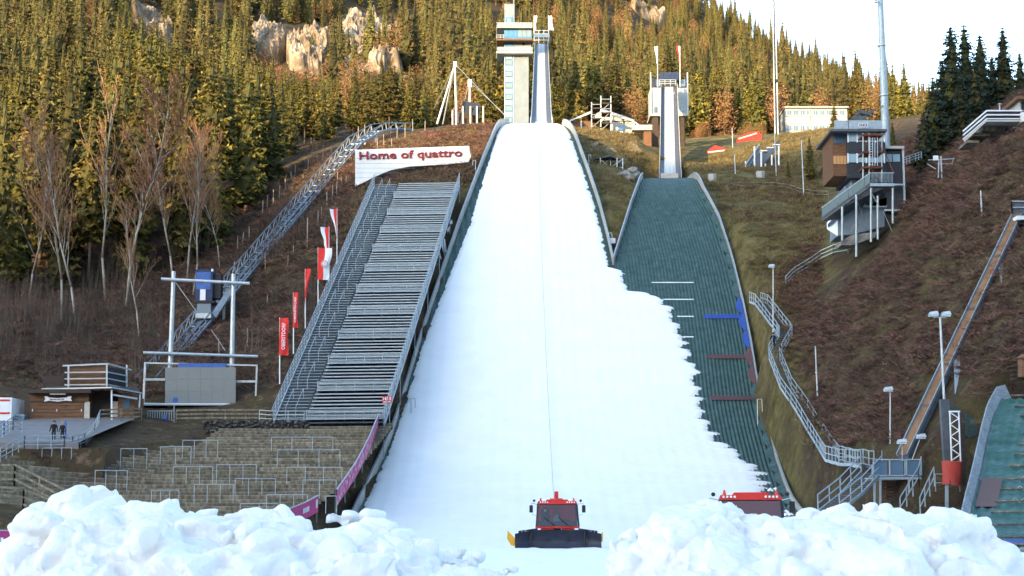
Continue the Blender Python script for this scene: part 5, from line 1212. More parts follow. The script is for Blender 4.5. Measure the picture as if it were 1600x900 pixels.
tag(part('drum_hut', M_wood, None, lambda b: [b.tube(P(1599,590,108.5), P(1599,560,108.5), .35, .35, 14), b.tube(P(1599,561,108.5), P(1599,553,108.5), .5, .1, 14)]), 'round wooden post with cap at the head of the training slope', 'post')
tag(part('timber_steps', M_woodd, None, lambda b: [pbox(b, 1582,1600,570+k*7,573+k*7,109.5-k*.3,.5) for k in range(4)]), 'dark timber steps at the head of the training slope', 'steps')

# zigzag stair on the slope
def hraw(px, py):
    d = ray(px, py); ys = np.arange(95, 230, .25); g = Gv(d[0]*ys/d[1], ys); zs = CAMZ+d[2]*ys/d[1]; k = int(np.argmax(g >= zs)); return Vector((d[0]*ys[k]/d[1], ys[k], g[k]+.35))
def dens(pts, n=5):
    out = []
    for (a, b_), (c_, d) in zip(pts[:-1], pts[1:]):
        for i in range(n): t = i/n; out.append(hraw(a+(c_-a)*t, b_+(d-b_)*t))
    return out+[hraw(*pts[-1])]
def stair(label, pts, w=1.2, m=M_steel):
    t = thing('stairway', pts[0], label, 'stairs')
    for p, q in zip(pts[:-1], pts[1:]):
        d = q-p; n = max(3, int(d.length/.45)); sdv = Vector((-d.y, d.x, 0)).normalized()*w/2
        part('step_run', M_steeld, t, lambda b: [b.beam(p.lerp(q,(k+.5)/n)-sdv, p.lerp(q,(k+.5)/n)+sdv, .3, .05) for k in range(n)])
        for s in (-1, 1):
            part('railing', m, t, lambda b: [rails(b, [p+sdv*s, q+sdv*s], 1.05, 2, 2.0, .032), b.beam(p+sdv*s, q+sdv*s, .06, .22)])
    return t
hz = lambda px, py: hitG(px, py)+Vector((0,0,.25))
stair('zigzag steel stair high on the slope beside the green mats', dens([(1180,478), (1190,482), (1224,526), (1228,532), (1212,562)], 3), 1.3)
stair('long steel stairway descending the grassy slope to the platform', dens([(1210,566), (1228,612), (1262,665), (1301,727), (1322,734), (1356,738)], 4), 1.0)
stair('lower steel steps leading down behind the snow heap', [P(1362,738,113), P(1330,772,109), P(1295,800,106)], 1.4)
person('dark-clothed person standing on the zigzag stair', hraw(1208,552)+Vector((0,-.2,-.2)), 1.78, R(160), M_jack, M_black, M_hair)

# ================================================================== vegetation
def mesh_from(name, v, f, m, smooth=False):
    me = bpy.data.meshes.new(name); me.from_pydata([tuple(x) for x in v], [], f)
    for k in (m if isinstance(m, (list,tuple)) else [m]): me.materials.append(k)
    if smooth: me.polygons.foreach_set('use_smooth', [True]*len(me.polygons))
    me.update(); return me
def spruce(seed, h, r, lv, per, tw, m, z0=.10, thin=1.0, wm=1.0):
    rd = random.Random(seed); V = []; Fc = []
    def tri(a, b, c_): k = len(V); V.extend([a, b, c_]); Fc.append((k, k+1, k+2))
    for i in range(lv):
        if rd.random() < .08: continue
        t = (i+rd.random()*.8)/lv; z = h*(z0+(1-z0)*t**.95); rad = r*((1-t)**.8)*(.72+.5*rd.random())+.12
        if t < .16: rad *= .55+2.8*t
        n = max(3, int(per*(1-.55*t))); a0 = rd.random()*6.28
        for k in range(n):
            if rd.random() < .10: continue
            a = a0+6.283*k/n+rd.uniform(-.35,.35); R_ = rad*rd.uniform(.65,1.15); ca, sa = math.cos(a), math.sin(a)
            dr = rd.uniform(.18,.5)
            def bp(s): return Vector((ca*R_*s, sa*R_*s, z-dr*R_*s+.28*R_*s*s))
            wd = (R_*.10+.07)*wm
            for j in range(tw):
                s = .18+.82*(j+rd.random())/tw; p = bp(min(1,s)); L_ = (.28*R_*(1.15-s*.55)+.22)*rd.uniform(.6,1.25)*thin
                sg = 1 if j % 2 else -1
                d = Vector((ca*.75-sa*sg*.7+rd.uniform(-.2,.2), sa*.75+ca*sg*.7+rd.uniform(-.2,.2), -rd.uniform(.15,.95))).normalized()
                side = Vector((rd.uniform(-1,1), rd.uniform(-1,1), rd.uniform(-.2,.9))).normalized()*wd*rd.uniform(.7,1.3)*1.3
                q = p+d*L_; tri(p-side*.5, p+side*.6, q); 
                if j % 3 == 0: tri(p, p+d*L_*.55+side*1.3, q+Vector((0,0,-.1)))
            if tw > 4: e = bp(1.0); tri(bp(0)+Vector((0,0,.05)), bp(0)-Vector((0,0,.05)), e)
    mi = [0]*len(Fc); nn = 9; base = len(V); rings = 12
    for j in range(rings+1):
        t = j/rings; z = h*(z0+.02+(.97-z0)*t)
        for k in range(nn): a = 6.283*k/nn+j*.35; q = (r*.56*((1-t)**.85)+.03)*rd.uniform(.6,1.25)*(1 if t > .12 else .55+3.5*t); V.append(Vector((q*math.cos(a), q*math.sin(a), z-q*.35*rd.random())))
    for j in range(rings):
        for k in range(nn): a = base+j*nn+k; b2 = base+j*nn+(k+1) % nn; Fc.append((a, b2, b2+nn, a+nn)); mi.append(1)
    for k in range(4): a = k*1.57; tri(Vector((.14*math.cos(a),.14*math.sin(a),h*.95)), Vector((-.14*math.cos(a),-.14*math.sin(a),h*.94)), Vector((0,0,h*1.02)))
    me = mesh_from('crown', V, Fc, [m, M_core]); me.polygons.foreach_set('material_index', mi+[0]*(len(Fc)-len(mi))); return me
def trunk_mesh(h, r):
    b = MB(); b.tube((0,0,-1.2),(0,0,h*.5),r,r*.6,8); b.tube((0,0,h*.5),(0,0,h*.98),r*.6,.03,6)
    rd = random.Random(int(h*10))
    for k in range(14): a = rd.random()*6.28; z = h*rd.uniform(.05,.3); b.tube((0,0,z),(math.cos(a)*1.1,math.sin(a)*1.1,z-.15),.03,.01,4)
    return mesh_from('trunk', b.v, b.f, M_bark, True)
NEAR = [(spruce(11+k, h, r, lv, 9, 15, M_needle, z0, 1.2, 1.25), trunk_mesh(h, .26), h) for k, (h, r, lv, z0) in enumerate([(29,4.3,31,.12),(26,3.8,28,.18),(32,4.5,33,.24),(23,3.9,26,.06),(27,3.4,29,.28),(18,3.4,22,.04)])]
FAR = [spruce(51+k, h, r, 26, 9, 5, M_needlef, z0, 1.25, 1.25) for k, (h, r, z0) in enumerate([(22,3.1,.05),(26,3.3,.10),(18,2.9,.04),(29,3.4,.16)])]
DARK = [(spruce(91+k, h, r, 40, 9, 10, M_needlesh, .06, 1.15), trunk_mesh(h, .28)) for k, (h, r) in enumerate([(17,2.9),(16,3.2),(14,2.6)])]
def bare(seed, h, spread, m=None, dens=1.0, up=.9):
    rd = random.Random(seed); b = MB(); tw = MB()
    def twig(p, q, w):
        d = (q-p); s = Vector((d.y+.01,-d.x,d.z*.3)).normalized()*w; tw.add([p-s, p+s, q], [(0,1,2)])
        s2 = Vector((0,s.length*.7,s.length*.7)); tw.add([p-s2, p+s2, q], [(0,1,2)])
    def grow(p, d, L_, r, lev):
        n = 4 if lev == 0 else 3; q = p; pts = [p]
        for i in range(n):
            d = (d+Vector((rd.uniform(-.16,.16), rd.uniform(-.16,.16), rd.uniform(-.02,.12)*(1 if lev else .3)))).normalized(); q2 = q+d*L_/n
            if lev < 2: b.tube(q, q2, r*(1-i/n*.55), r*(1-(i+1)/n*.55), 6 if lev == 0 else 4)
            else: twig(q, q2+d*.1, max(.04, r*.9))
            q = q2; pts.append(q)
        if lev >= 3: return
        k = int({0: 20, 1: 10, 2: 7}[lev]*dens)
        for i in range(k):
            t = (.34 if lev == 0 else .15)+(.66 if lev == 0 else .85)*(i+rd.random())/k; j = min(n-1, int(t*n)); s = pts[j].lerp(pts[j+1], t*n-j)
            a = rd.random()*6.283; o = Vector((math.cos(a), math.sin(a), 0)); nd = (d*up+o*rd.uniform(.5,.95)*spread+Vector((0,0,.25))).normalized()
            grow(s, nd, L_*({0:.36,1:.5,2:.5}[lev])*rd.uniform(.6,1.15)*(1.15-.55*t), r*({0:.34,1:.5,2:.7}[lev]), lev+1)
    grow(Vector((0,0,-.6)), Vector((rd.uniform(-.05,.05),0,1)), h, h*.0066, 0)
    return mesh_from('trunk', b.v, b.f, m or M_birch, True), mesh_from('crown', tw.v, tw.f, M_twig)
BARE = [bare(3+k, 22, sp, dens=dn, up=u) for k, (sp, dn, u) in enumerate([(.85,.95,1.0),(.7,.75,1.15),(1.05,1.15,.8),(.6,.65,1.25)])]
def leafy(seed, h, r):                             # beeches and larches with withered leaves, far up the slope
    rd = random.Random(seed); V = []; Fc = []
    for i in range(800):
        u = rd.uniform(-1,1); a = rd.random()*6.28; q = rd.random()**.4; s = math.sqrt(1-u*u)
        p = Vector((r*q*s*math.cos(a), r*q*s*math.sin(a), h*.58+h*.40*q*u)); p += Vector((rd.gauss(0,.3),rd.gauss(0,.3),rd.gauss(0,.3)))
        d = Vector((rd.uniform(-1,1),rd.uniform(-1,1),rd.uniform(-.6,1))).normalized()*rd.uniform(.4,.85); e = Vector((rd.uniform(-1,1),rd.uniform(-1,1),rd.uniform(-1,1))).normalized()*.17
        k = len(V); V += [p-e, p+e, p+d]; Fc.append((k,k+1,k+2))
    k = len(V); V += [Vector((-.2,0,-1)),Vector((.2,0,-1)),Vector((0,0,h*.8)),Vector((0,-.2,-1)),Vector((0,.2,-1)),Vector((0,0,h*.8))]; Fc += [(k,k+1,k+2),(k+3,k+4,k+5)]
    return mesh_from('crown', V, Fc, M_larch)
LEAFY = [leafy(7, 15, 3.4), leafy(8, 18, 3.2), leafy(9, 12, 3.6)]

def scatter(name, pts, rot, scl, var, meshes, label):
    me = bpy.data.meshes.new(name); me.from_pydata([tuple(p) for p in pts], [], [])
    for nm, ty, dat in (('rz','FLOAT',rot),('sc','FLOAT',scl),('vr','INT',var)):
        a = me.attributes.new(nm, ty, 'POINT'); a.data.foreach_set('value', np.asarray(dat, dtype=np.float32 if ty == 'FLOAT' else np.int32))
    o = link(name, me); tag(o, label, kind='stuff')
    ng = bpy.data.node_groups.new(name, 'GeometryNodeTree'); ng.interface.new_socket('Geometry', in_out='INPUT', socket_type='NodeSocketGeometry'); ng.interface.new_socket('Geometry', in_out='OUTPUT', socket_type='NodeSocketGeometry')
    N = ng.nodes; L = ng.links; gi = N.new('NodeGroupInput'); go = N.new('NodeGroupOutput'); jn = N.new('GeometryNodeJoinGeometry')
    def na(nm, ty): n = N.new('GeometryNodeInputNamedAttribute'); n.data_type = ty; n.inputs[0].default_value = nm; return n
    r = na('rz','FLOAT'); s = na('sc','FLOAT'); v = na('vr','INT'); cx = N.new('ShaderNodeCombineXYZ'); L.new(r.outputs[0], cx.inputs[2])
    for k, m in enumerate(meshes):
        so = bpy.data.objects.new(name+'_source', m)
        oi = N.new('GeometryNodeObjectInfo'); oi.inputs[0].default_value = so; oi.inputs['As Instance'].default_value = True
        cmp_ = N.new('FunctionNodeCompare'); cmp_.data_type = 'INT'; cmp_.operation = 'EQUAL'
        ii = [x for x in cmp_.inputs if x.type == 'INT']; L.new(v.outputs[0], ii[0]); ii[1].default_value = k
        ip_ = N.new('GeometryNodeInstanceOnPoints'); L.new(gi.outputs[0], ip_.inputs['Points']); L.new(oi.outputs['Geometry'], ip_.inputs['Instance']); L.new(cmp_.outputs[0], ip_.inputs['Selection'])
        L.new(cx.outputs[0], ip_.inputs['Rotation']); L.new(s.outputs[0], ip_.inputs['Scale']); L.new(ip_.outputs[0], jn.inputs[0])
    L.new(jn.outputs[0], go.inputs[0]); md = o.modifiers.new('scatter', 'NODES'); md.node_group = ng; return o
def proj(x, y, z):
    dz = z-CAMZ; dep = y*CP+dz*SP; return 800+FPX*x/dep, 450-FPX*(-y*SP+dz*CP)/dep

# trees near the lift track, on the terrain
trees = []
def minY(px):
    return float(np.interp(px, [-200,0,250,330,360,400,450,500,560,620,700,701], [222,222,226,232,240,246,256,268,284,296,306,999]))
cand = []
for y in np.arange(222, 336, 5.0):
    for x in np.arange(-130, 10, 5.0):
        cand.append((x+random.uniform(-2,2), y+random.uniform(-2,2)))
zz = Gv([c_[0] for c_ in cand], [c_[1] for c_ in cand])
for (x, y), z in zip(cand, zz):
    px, py = proj(x, y, z)
    if px < -60 or y < minY(px): continue
    if random.random() < .46: continue
    trees.append((x, y, z, 'near', .8))
# mountain forest
def in_cliff(px, py):
    for a, b_, c_, d, _ in CLIFFS:
        if a-4 < px < b_+2 and c_-2 < py < d+8: return True
    return False
mc = []
y = 338.0
while y < 1085:
    st_ = 5.3+ (y-338)*.0012; x = -.33*y-10
    while x < .30*y+10: mc.append((x+random.uniform(-.45,.45)*st_, y+random.uniform(-.45,.45)*st_)); x += st_
    y += st_
mx_ = np.array([c_[0] for c_ in mc]); my_ = np.array([c_[1] for c_ in mc]); mz_ = zm(mx_, my_)
leaf = []
for x, y, z in zip(mx_, my_, mz_):
    px, py = proj(x, y, z); hp = 24*ppm(px, py, y)
    if px < -25 or px > 1625 or py < -15 or py-hp > 320: continue
    sc0 = random.uniform(.62,1.25)*(1.0 if random.random() < .82 else .55)*(1+.25*fbm(x*.03,y*.03,2.))*float(np.interp(y, [450,750,1000], [1.0,.72,.58]))
    for a, b_, c_, d2, Yc in CLIFFS:
        if a-4 < px < b_+4 and y < Yc+2 and py > c_: sc0 = min(sc0, (ZP(d2-random.uniform(-8,8), y)-z)/24)
    if px > 1185: sc0 = min(sc0, (ZP(np.interp(px, [1185,1240,1300,1340,1400,1450,1600], [18,52,66,84,102,120,140])+random.uniform(-6,26), y)-z)/27)
    if sc0 < .22: continue
    cl = any(a-3 < px < b_+3 and c_-2 < py < d-4 and random.random() < .93 for a, b_, c_, d, Yc in CLIFFS)
    if cl: continue
    if 1220 < px < 1335 and y < 358: continue
    d = fbm(x*.016, y*.016, 11.)
    if d > .30 and random.random() < .75: 
        if random.random() < .22 and not (y > 800 and px > 1100): leaf.append((x, y, z))
        continue
    if random.random() < .11 and not (y > 800 and px > 1100): leaf.append((x, y, z)); continue
    if random.random() < .14: continue
    trees.append((x, y, z, 'far', sc0))
trees.sort(key=lambda t: t[1])
shown = []; rest = []
for t in trees:
    px, py = proj(*t[:3]); 
    (shown if (len(shown) < 296 and -30 < px < 1630) else rest).append(t)
def put_tree(name, loc, crown, trunk, s, rz, label, cat, group=None):
    r = thing(name, loc, label, cat, group); r.rotation_euler.z = rz; r.scale = (s*random.uniform(.9,1.1), s*random.uniform(.9,1.1), s)
    link('trunk', trunk, r); link('crown', crown, r); return r
def toplim(px): return float(np.interp(px, [0,60,120,200,330,440,500,540,575,620,660,700,701], [110,80,40,20,60,112,108,118,92,100,114,120,60]))
for t in shown:
    px, py = proj(*t[:3]); k = random.randrange(6)
    if t[3] == 'near': lab, g, s = 'tall spruce in the dense stand above the wooded slope and lift track', 'spruces above the lift track', random.uniform(.78,1.1)
    else: lab, g, s = 'spruce in the forest belt at the foot of the mountain behind the ski jumps', 'spruces at the foot of the mountain', random.uniform(.42,.80)
    cm, tm, h = NEAR[k]
    if px < 700: s = min(s, max(.3, (ZP(toplim(px)+random.uniform(-8,22), t[1])-t[2])/h))
    put_tree('spruce_tree', (t[0],t[1],t[2]-.3), cm, tm, s if t[3] == 'near' else min(s, t[4]*1.1), random.random()*6.28, lab, 'tree', g)
n = len(rest); scatter('mountain_forest', [(a, b_, c_-.5) for a, b_, c_, _, _2 in rest], rng.random(n)*6.28, np.array([t[4] for t in rest]), rng.integers(0,4,n), FAR, 'spruce forest covering the mountainside')
n = len(leaf); scatter('mountain_broadleaf_wood', leaf, rng.random(n)*6.28, rng.uniform(.5,1.0,n), rng.integers(0,3,n), LEAFY, 'rusty larches and beeches among the spruces on the mountain')
eg = [(x, y_, float(z)) for x, y_ in [(random.uniform(-30,50), random.uniform(330,341)) for _ in range(170)] for z in [Gv([x],[y_])[0]-1.5]]; n = len(eg)
scatter('forest_edge_shrubs', eg, rng.random(n)*6.28, rng.uniform(.15,.32,n), rng.integers(0,3,n), LEAFY, 'low rusty shrubs along the forest edge')
# spruces on the ridge at the right, their shade put into the needle colour
for px, py, yt, Y, lab in [(1493,262,40,196,'dark spruce with the slim top, first of the ridge group'),(1514,260,36,200,'tallest dark spruce of the ridge group beside the terrace'),(1538,258,50,205,'dark spruce between the tallest one and the lookout terrace'),(1574,250,40,199,'dark spruce rising straight above the terrace vents'),
      (1462,268,118,192,'lower dark spruce at the outer edge of the ridge group'),(1556,255,86,212,'half hidden dark spruce in the middle of the ridge group'),(1600,250,78,208,'dark spruce cut by the picture edge above the cabin'),(1478,262,92,210,'dark bushy spruce behind the slim-topped one'),(1446,272,170,190,'small dark spruce sloping down from the ridge group'),(1528,258,95,190,'dark dense spruce behind the lookout railing'),(1588,250,120,192,'dark low spruce beside the cabin wall'),(1505,262,120,188,'dark low spruce at the foot of the tallest one')]:
    a = P(px, py, Y); z = float(Gv([a.x],[Y])[0]); hh = ZP(yt, Y)-z; k = random.randrange(3); hm = (17,16,14)[k]
    t = put_tree('shade_toned_spruce_tree', (a.x, Y, z-.2), DARK[k][0], DARK[k][1], 1, random.random()*6.28, lab, 'tree', 'dark spruces on the ridge'); t.scale = (1.15*min(hh/hm,1.25),)*2+(hh/hm,)
for px, py, yt, lab in [(1232,282,250,'small dark spruce standing alone beside the spectator ramp'),(1266,285,212,'slim golden spruce behind the thin tall pole'),(1304,205,158,'young golden spruce in front of the white building'),(1290,275,225,'shaded spruce just beside the judges tower'),(1395,232,190,'small golden conifer behind the thick mast')]:
    q = hitG(px, py, 200) if py > 230 else P(px, py, 300); hh = (py-yt)/ppm(px,py,q.y); t = put_tree('young_spruce_tree', q, NEAR[3][0], NEAR[3][1], 1, random.random()*6, lab, 'tree'); t.scale = (hh/23*1.1,)*2+(hh/23,)
# bare trees on the left
bl_ = [(97,505,205,0,'bare pale-trunked tree with twin stem near the picture edge'),(120,512,230,1,'slender bare tree leaning beside the twin-stemmed one'),(166,470,165,3,'straight bare trunk catching the sun in its upper half'),(196,486,158,2,'broad bare tree with the widest glowing orange crown'),
   (272,455,215,1,'thin bare tree between two spruces'),(292,440,190,0,'forked bare tree halfway to the lift track'),(301,462,232,3,'bare tree leaning towards the lift cabin'),(42,485,240,1,'thin bare tree in front of the spruces at the picture edge'),(218,530,330,1,'low bare sapling in the middle of the slope'),(344,420,260,2,'bare bushy tree at the edge of the spruces near the track')]
for px, py, yt, k, lab in bl_:
    q = hitG(px, py); hh = (py-yt)/ppm(px,(py+yt)/2,q.y); t = put_tree('bare_tree', q, BARE[k][1], BARE[k][0], 1, random.random()*6, lab, 'tree'); t.scale = (hh/22,)*3
for px, py, yt, lab in [(1233,238,213,'rusty leafy bush glowing in the sun above the spectator ramp'),(1250,236,213,'second sunlit rusty bush beside the lattice mast'),(1216,234,212,'sunlit golden bush at the foot of the lattice mast'),(1402,205,182,'orange bush beside the thick mast')]:
    q = P(px, py, 268 if px < 1300 else 250); hh = (py-yt)/ppm(px,py,q.y); o = link('rusty_bush', LEAFY[2]); o.location = q-Vector((0,0,1)); o.scale = (hh/12*1.2,)*2+(hh/12,); tag(o, lab, 'bush')
# undergrowth
def tangle(seed, n, L_, upr, w):
    rd = random.Random(seed); V = []; Fc = []
    for i in range(n):
        p = Vector((rd.gauss(0,.6), rd.gauss(0,.6), rd.uniform(-.1,.15))); a = rd.random()*6.28; d = Vector((math.cos(a), math.sin(a), rd.uniform(-.1,upr))).normalized()
        l = L_*rd.uniform(.4,1.2); s = Vector((rd.uniform(-1,1),rd.uniform(-1,1),rd.uniform(-1,1))).normalized()*w
        m = p+d*l*.55+Vector((0,0,.08*l)); q = p+d*l+Vector((0,0,-.12*l if upr < 1 else 0)); k = len(V); V += [p-s, p+s, m+s*.6, m-s*.6, q]; Fc += [(k,k+1,k+2,k+3),(k+3,k+2,k+4)]
    return mesh_from('brush', V, Fc, M_brush)
def sapling(seed):
    rd = random.Random(seed); V = []; Fc = []
    for i in range(9):
        p = Vector((rd.gauss(0,.5), rd.gauss(0,.5), -.2)); h = rd.uniform(2.2,5); d = Vector((rd.uniform(-.15,.15), rd.uniform(-.1,.1), 1))
        def blade(p, q, w): s = Vector((w,0,0)); k = len(V); V.extend([p-s, p+s, q]); Fc.append((k,k+1,k+2))
        blade(p, p+d*h, .035)
        for j in range(7):
            t = rd.uniform(.25,.95); s = p+d*h*t; blade(s, s+Vector((rd.uniform(-.6,.6), rd.uniform(-.5,.5), rd.uniform(.3,.9))), .014)
    return mesh_from('brush', V, Fc, M_sap)
TANG = [tangle(1,60,1.2,.6,.035), tangle(2,50,1.6,.35,.04), tangle(3,70,.8,.9,.045), tangle(4,40,1.3,1.4,.03)]
TUFT = [tangle(8,40,.7,2.2,.05), tangle(9,34,.5,1.6,.05)]
for m_ in TUFT: m_.materials.clear(); m_.materials.append(M_dry)
SAP = [sapling(5), sapling(6), sapling(7)]
def veg(n, xr, yr, ok):
    X = rng.uniform(*xr, n); Y = rng.uniform(*yr, n); out = []
    Z = Gv(X, Y)
    for x, y, z in zip(X, Y, Z):
        px, py = proj(x, y, z)
        if -20 < px < 1620 and py < 850 and ok(x, y, px, py): out.append((x, y, z-.05))
    return out
def ok_left(x, y, px, py):
    if x > XL1(y)-1.4: return False
    t = (y-157)/56
    if -.03 < t < 1.03:
        l = BL.x+(TL.x-BL.x)*t; r = BR_.x+(TR.x-BR_.x)*t
        if l-1 < x < r+.6: return False
    return y > (170 if px < 430 else 162)
lp = veg(9000, (-95, 0), (160, 262), ok_left); n = len(lp)
scatter('slope_undergrowth', lp, rng.random(n)*6.28, rng.uniform(.5,1.25,n), rng.integers(0,4,n), TANG, 'dead brushwood and litter on the shaded wooded slope')
sp_ = [p for p in veg(1100, (-95, -8), (172, 262), lambda x, y, px, py: ok_left(x,y,px,py) and px < 520 and (fbm(x*.06,y*.06,3) > -.05 or px < 250)) ]; n = len(sp_)
scatter('slope_saplings', sp_, rng.random(n)*6.28, rng.uniform(.6,1.3,n), rng.integers(0,3,n), SAP, 'thin bare saplings crowding the wooded slope')
def ok_right(x, y, px, py):
    if x < XR2(min(y,236))+1.6 or y > 236: return False
    if py > 735 or (1435 < px < 1525 and py > 590) or (1355 < px < 1445 and py > 690): return False
    if 1285 < px < 1412 and y > 168: return False
    if x > xt(min(108,max(84,y)))-1.6 and y < 110: return False
    dens = 1.0 if px > np.interp(py, [250,430,700], [1400,1215,1290]) else .16
    return random.random() < dens
rp = veg(26000, (10, 62), (104, 236), ok_right); n = len(rp)
scatter('hillside_brushwood', rp, rng.random(n)*6.28, rng.uniform(.3,.85,n), rng.integers(0,4,n), TANG, 'brown cut brushwood covering the hillside at the right')

def ok_grass(x, y, px, py):
    if y > YJ and XR1(y)+1.2 < x < XL2(y)-1.2 and y < 236: return True
    if y >= 236 and 880 < px < 1000: return True
    if x < XR2(min(y,236))+1.2: return 560 < px < 740 and 214 < y < 262 and x < XL1(y)-1.3
    return px < np.interp(py, [250,430,700], [1400,1230,1300]) and py < 760 and not (1288 < px < 1412 and y > 168)
gp = veg(22000, (-30, 62), (118, 268), ok_grass); n = len(gp)
scatter('slope_grass', gp, rng.random(n)*6.28, rng.uniform(.35,.9,n), rng.integers(0,2,n), TUFT, 'dry olive grass on the slopes beside the jumps')

# ================================================================== snow heaps in front
def heap(name, sil, Yc, label, seed):
    rd = random.Random(seed); bm = bmesh.new()
    def blob(c_, r, sq, sd):
        g = bmesh.ops.create_icosphere(bm, subdivisions=3, radius=1); vs_ = g['verts']
        q = Matrix.Rotation(rd.random()*6.28, 3, 'Z')@Matrix.Rotation(rd.uniform(-.7,.7), 3, 'X')
        for v in vs_:
            p = v.co.copy(); mx3 = max(abs(p.x), abs(p.y), abs(p.z)); p = p.lerp(p/mx3*.86, sq)
            d = 1+.36*mnoise.fractal(p*1.0+Vector((sd,sd*.7,0)), 1, 2, 4)
            p = q@Vector((p.x*d*1.1, p.y*d*.9, p.z*d*.85)); v.co = Vector(c_)+p*r
    xs = [s[0] for s in sil]; ys_ = [s[1] for s in sil]; x = xs[0]
    while x < xs[-1]:
        py = float(np.interp(x, xs, ys_)); Y = Yc+rd.uniform(-.5,.6); ed = min(1, .35+min(x-xs[0], xs[-1]-x)/120); r = rd.choice((.18,.34,.5,.7))*rd.uniform(.85,1.15)*ed; top = P(x, py, Y); lz = max(.12, top.z*.42); r = min(r, lz)
        blob((top.x, Y, top.z-r*.82), r, rd.uniform(0,.55), rd.random()*50)
        for lay in range(1, 7):
            Y2 = Yc-.42*lay+rd.uniform(-.3,.3); zc = (top.z-.1)*(1-lay*.13)-rd.uniform(.15,.45)*1.0; r2 = rd.choice((.28,.5,.75,.95))*rd.uniform(.85,1.1)*ed; r2 = min(r2, lz*1.3)
            if zc < -.4: break
            c_ = P(x+rd.uniform(-16,16), 850, Y2); zc = min(zc, P(x, py+14, Y2).z-r2*.85)
            blob((c_.x, Y2, zc), r2, rd.choice((0,.4,.8,.95)), rd.random()*50)
        x += rd.uniform(24, 52)
    # core of the heap
    x = xs[0]+25
    while x < xs[-1]-20:
        t = P(x, float(np.interp(x, xs, ys_)), Yc); blob((t.x, Yc-.9, (t.z-.5)*.4), max(.4, (t.z-.2)*.5), 0, rd.random()*50); x += 45
    me = bpy.data.meshes.new(name); bm.to_mesh(me); bm.free(); t = bpy.data.objects.new('heap_source', me); C.objects.link(t)
    m = t.modifiers.new('r', 'REMESH'); m.mode = 'VOXEL'; m.voxel_size = .038
    m2 = t.modifiers.new('s', 'SMOOTH'); m2.factor = .5; m2.iterations = 1
    dg = bpy.context.evaluated_depsgraph_get(); dg.update(); em = bpy.data.meshes.new_from_object(t.evaluated_get(dg)); bpy.data.objects.remove(t)
    n = len(em.vertices); co = np.empty(n*3); em.vertices.foreach_get('co', co); co = co.reshape(-1,3); nr = np.empty(n*3); em.vertices.foreach_get('normal', nr); nr = nr.reshape(-1,3)
    def chunk(p):
        p = Vector(p); w = p+mnoise.noise_vector(p*1.1)*.35; dd_, _ = mnoise.voronoi(Vector((w.x*.85, w.y*.85, w.z*1.0))); d2, _ = mnoise.voronoi(w*3.3)
        return min(.34, (dd_[1]-dd_[0]))*.42-.10+min(.25, d2[1]-d2[0])*.05+.022*mnoise.fractal(p*5, 1, 2, 4)
    d = np.array([chunk(p) for p in co]); co += nr*d[:,None]; em.vertices.foreach_set('co', co.ravel())
    em.materials.clear(); em.materials.append(M_heap); em.polygons.foreach_set('use_smooth', [True]*len(em.polygons)); em.update()
    em.name = name; o = link(name, em); tag(o, label, 'snow heap'); return o
heap('snow_heap', [(28,862),(33,826),(62,812),(72,784),(105,765),(165,762),(186,786),(212,791),(235,781),(270,779),(300,797),(325,806),(345,812),(372,800),(400,799),(440,802),(462,814),(500,807),(520,797),(545,801),(590,799),(620,827),(660,847),(700,850),(740,860),(782,874),(800,884)], 34, 'long heap of lumpy pushed-up snow below the terraces', 1)
heap('snow_heap', [(962,886),(988,866),(1000,822),(1040,812),(1080,782),(1110,778),(1140,786),(1175,817),(1200,822),(1240,817),(1265,796),(1300,794),(1340,779),(1370,786),(1410,801),(1460,802),(1485,789),(1520,801),(1545,830),(1562,852),(1577,884)], 34, 'high heap of lumpy snow hiding the second groomer', 2)
# low rough snow in front
b = MB(); 
def rough(u, v):
    x = -16+u*40; y = 36+v*40; return (x, y, .30*max(0, fbm(x*.5, y*.35, 21., 5))+.14*abs(fbm(x*1.7, y*1.2, 5.))*(1-v)+.07)
tag(part('rough_snow', M_snow, None, lambda b: b.grid(rough, 220, 160), True), 'churned rough snow in the foreground', kind='stuff')

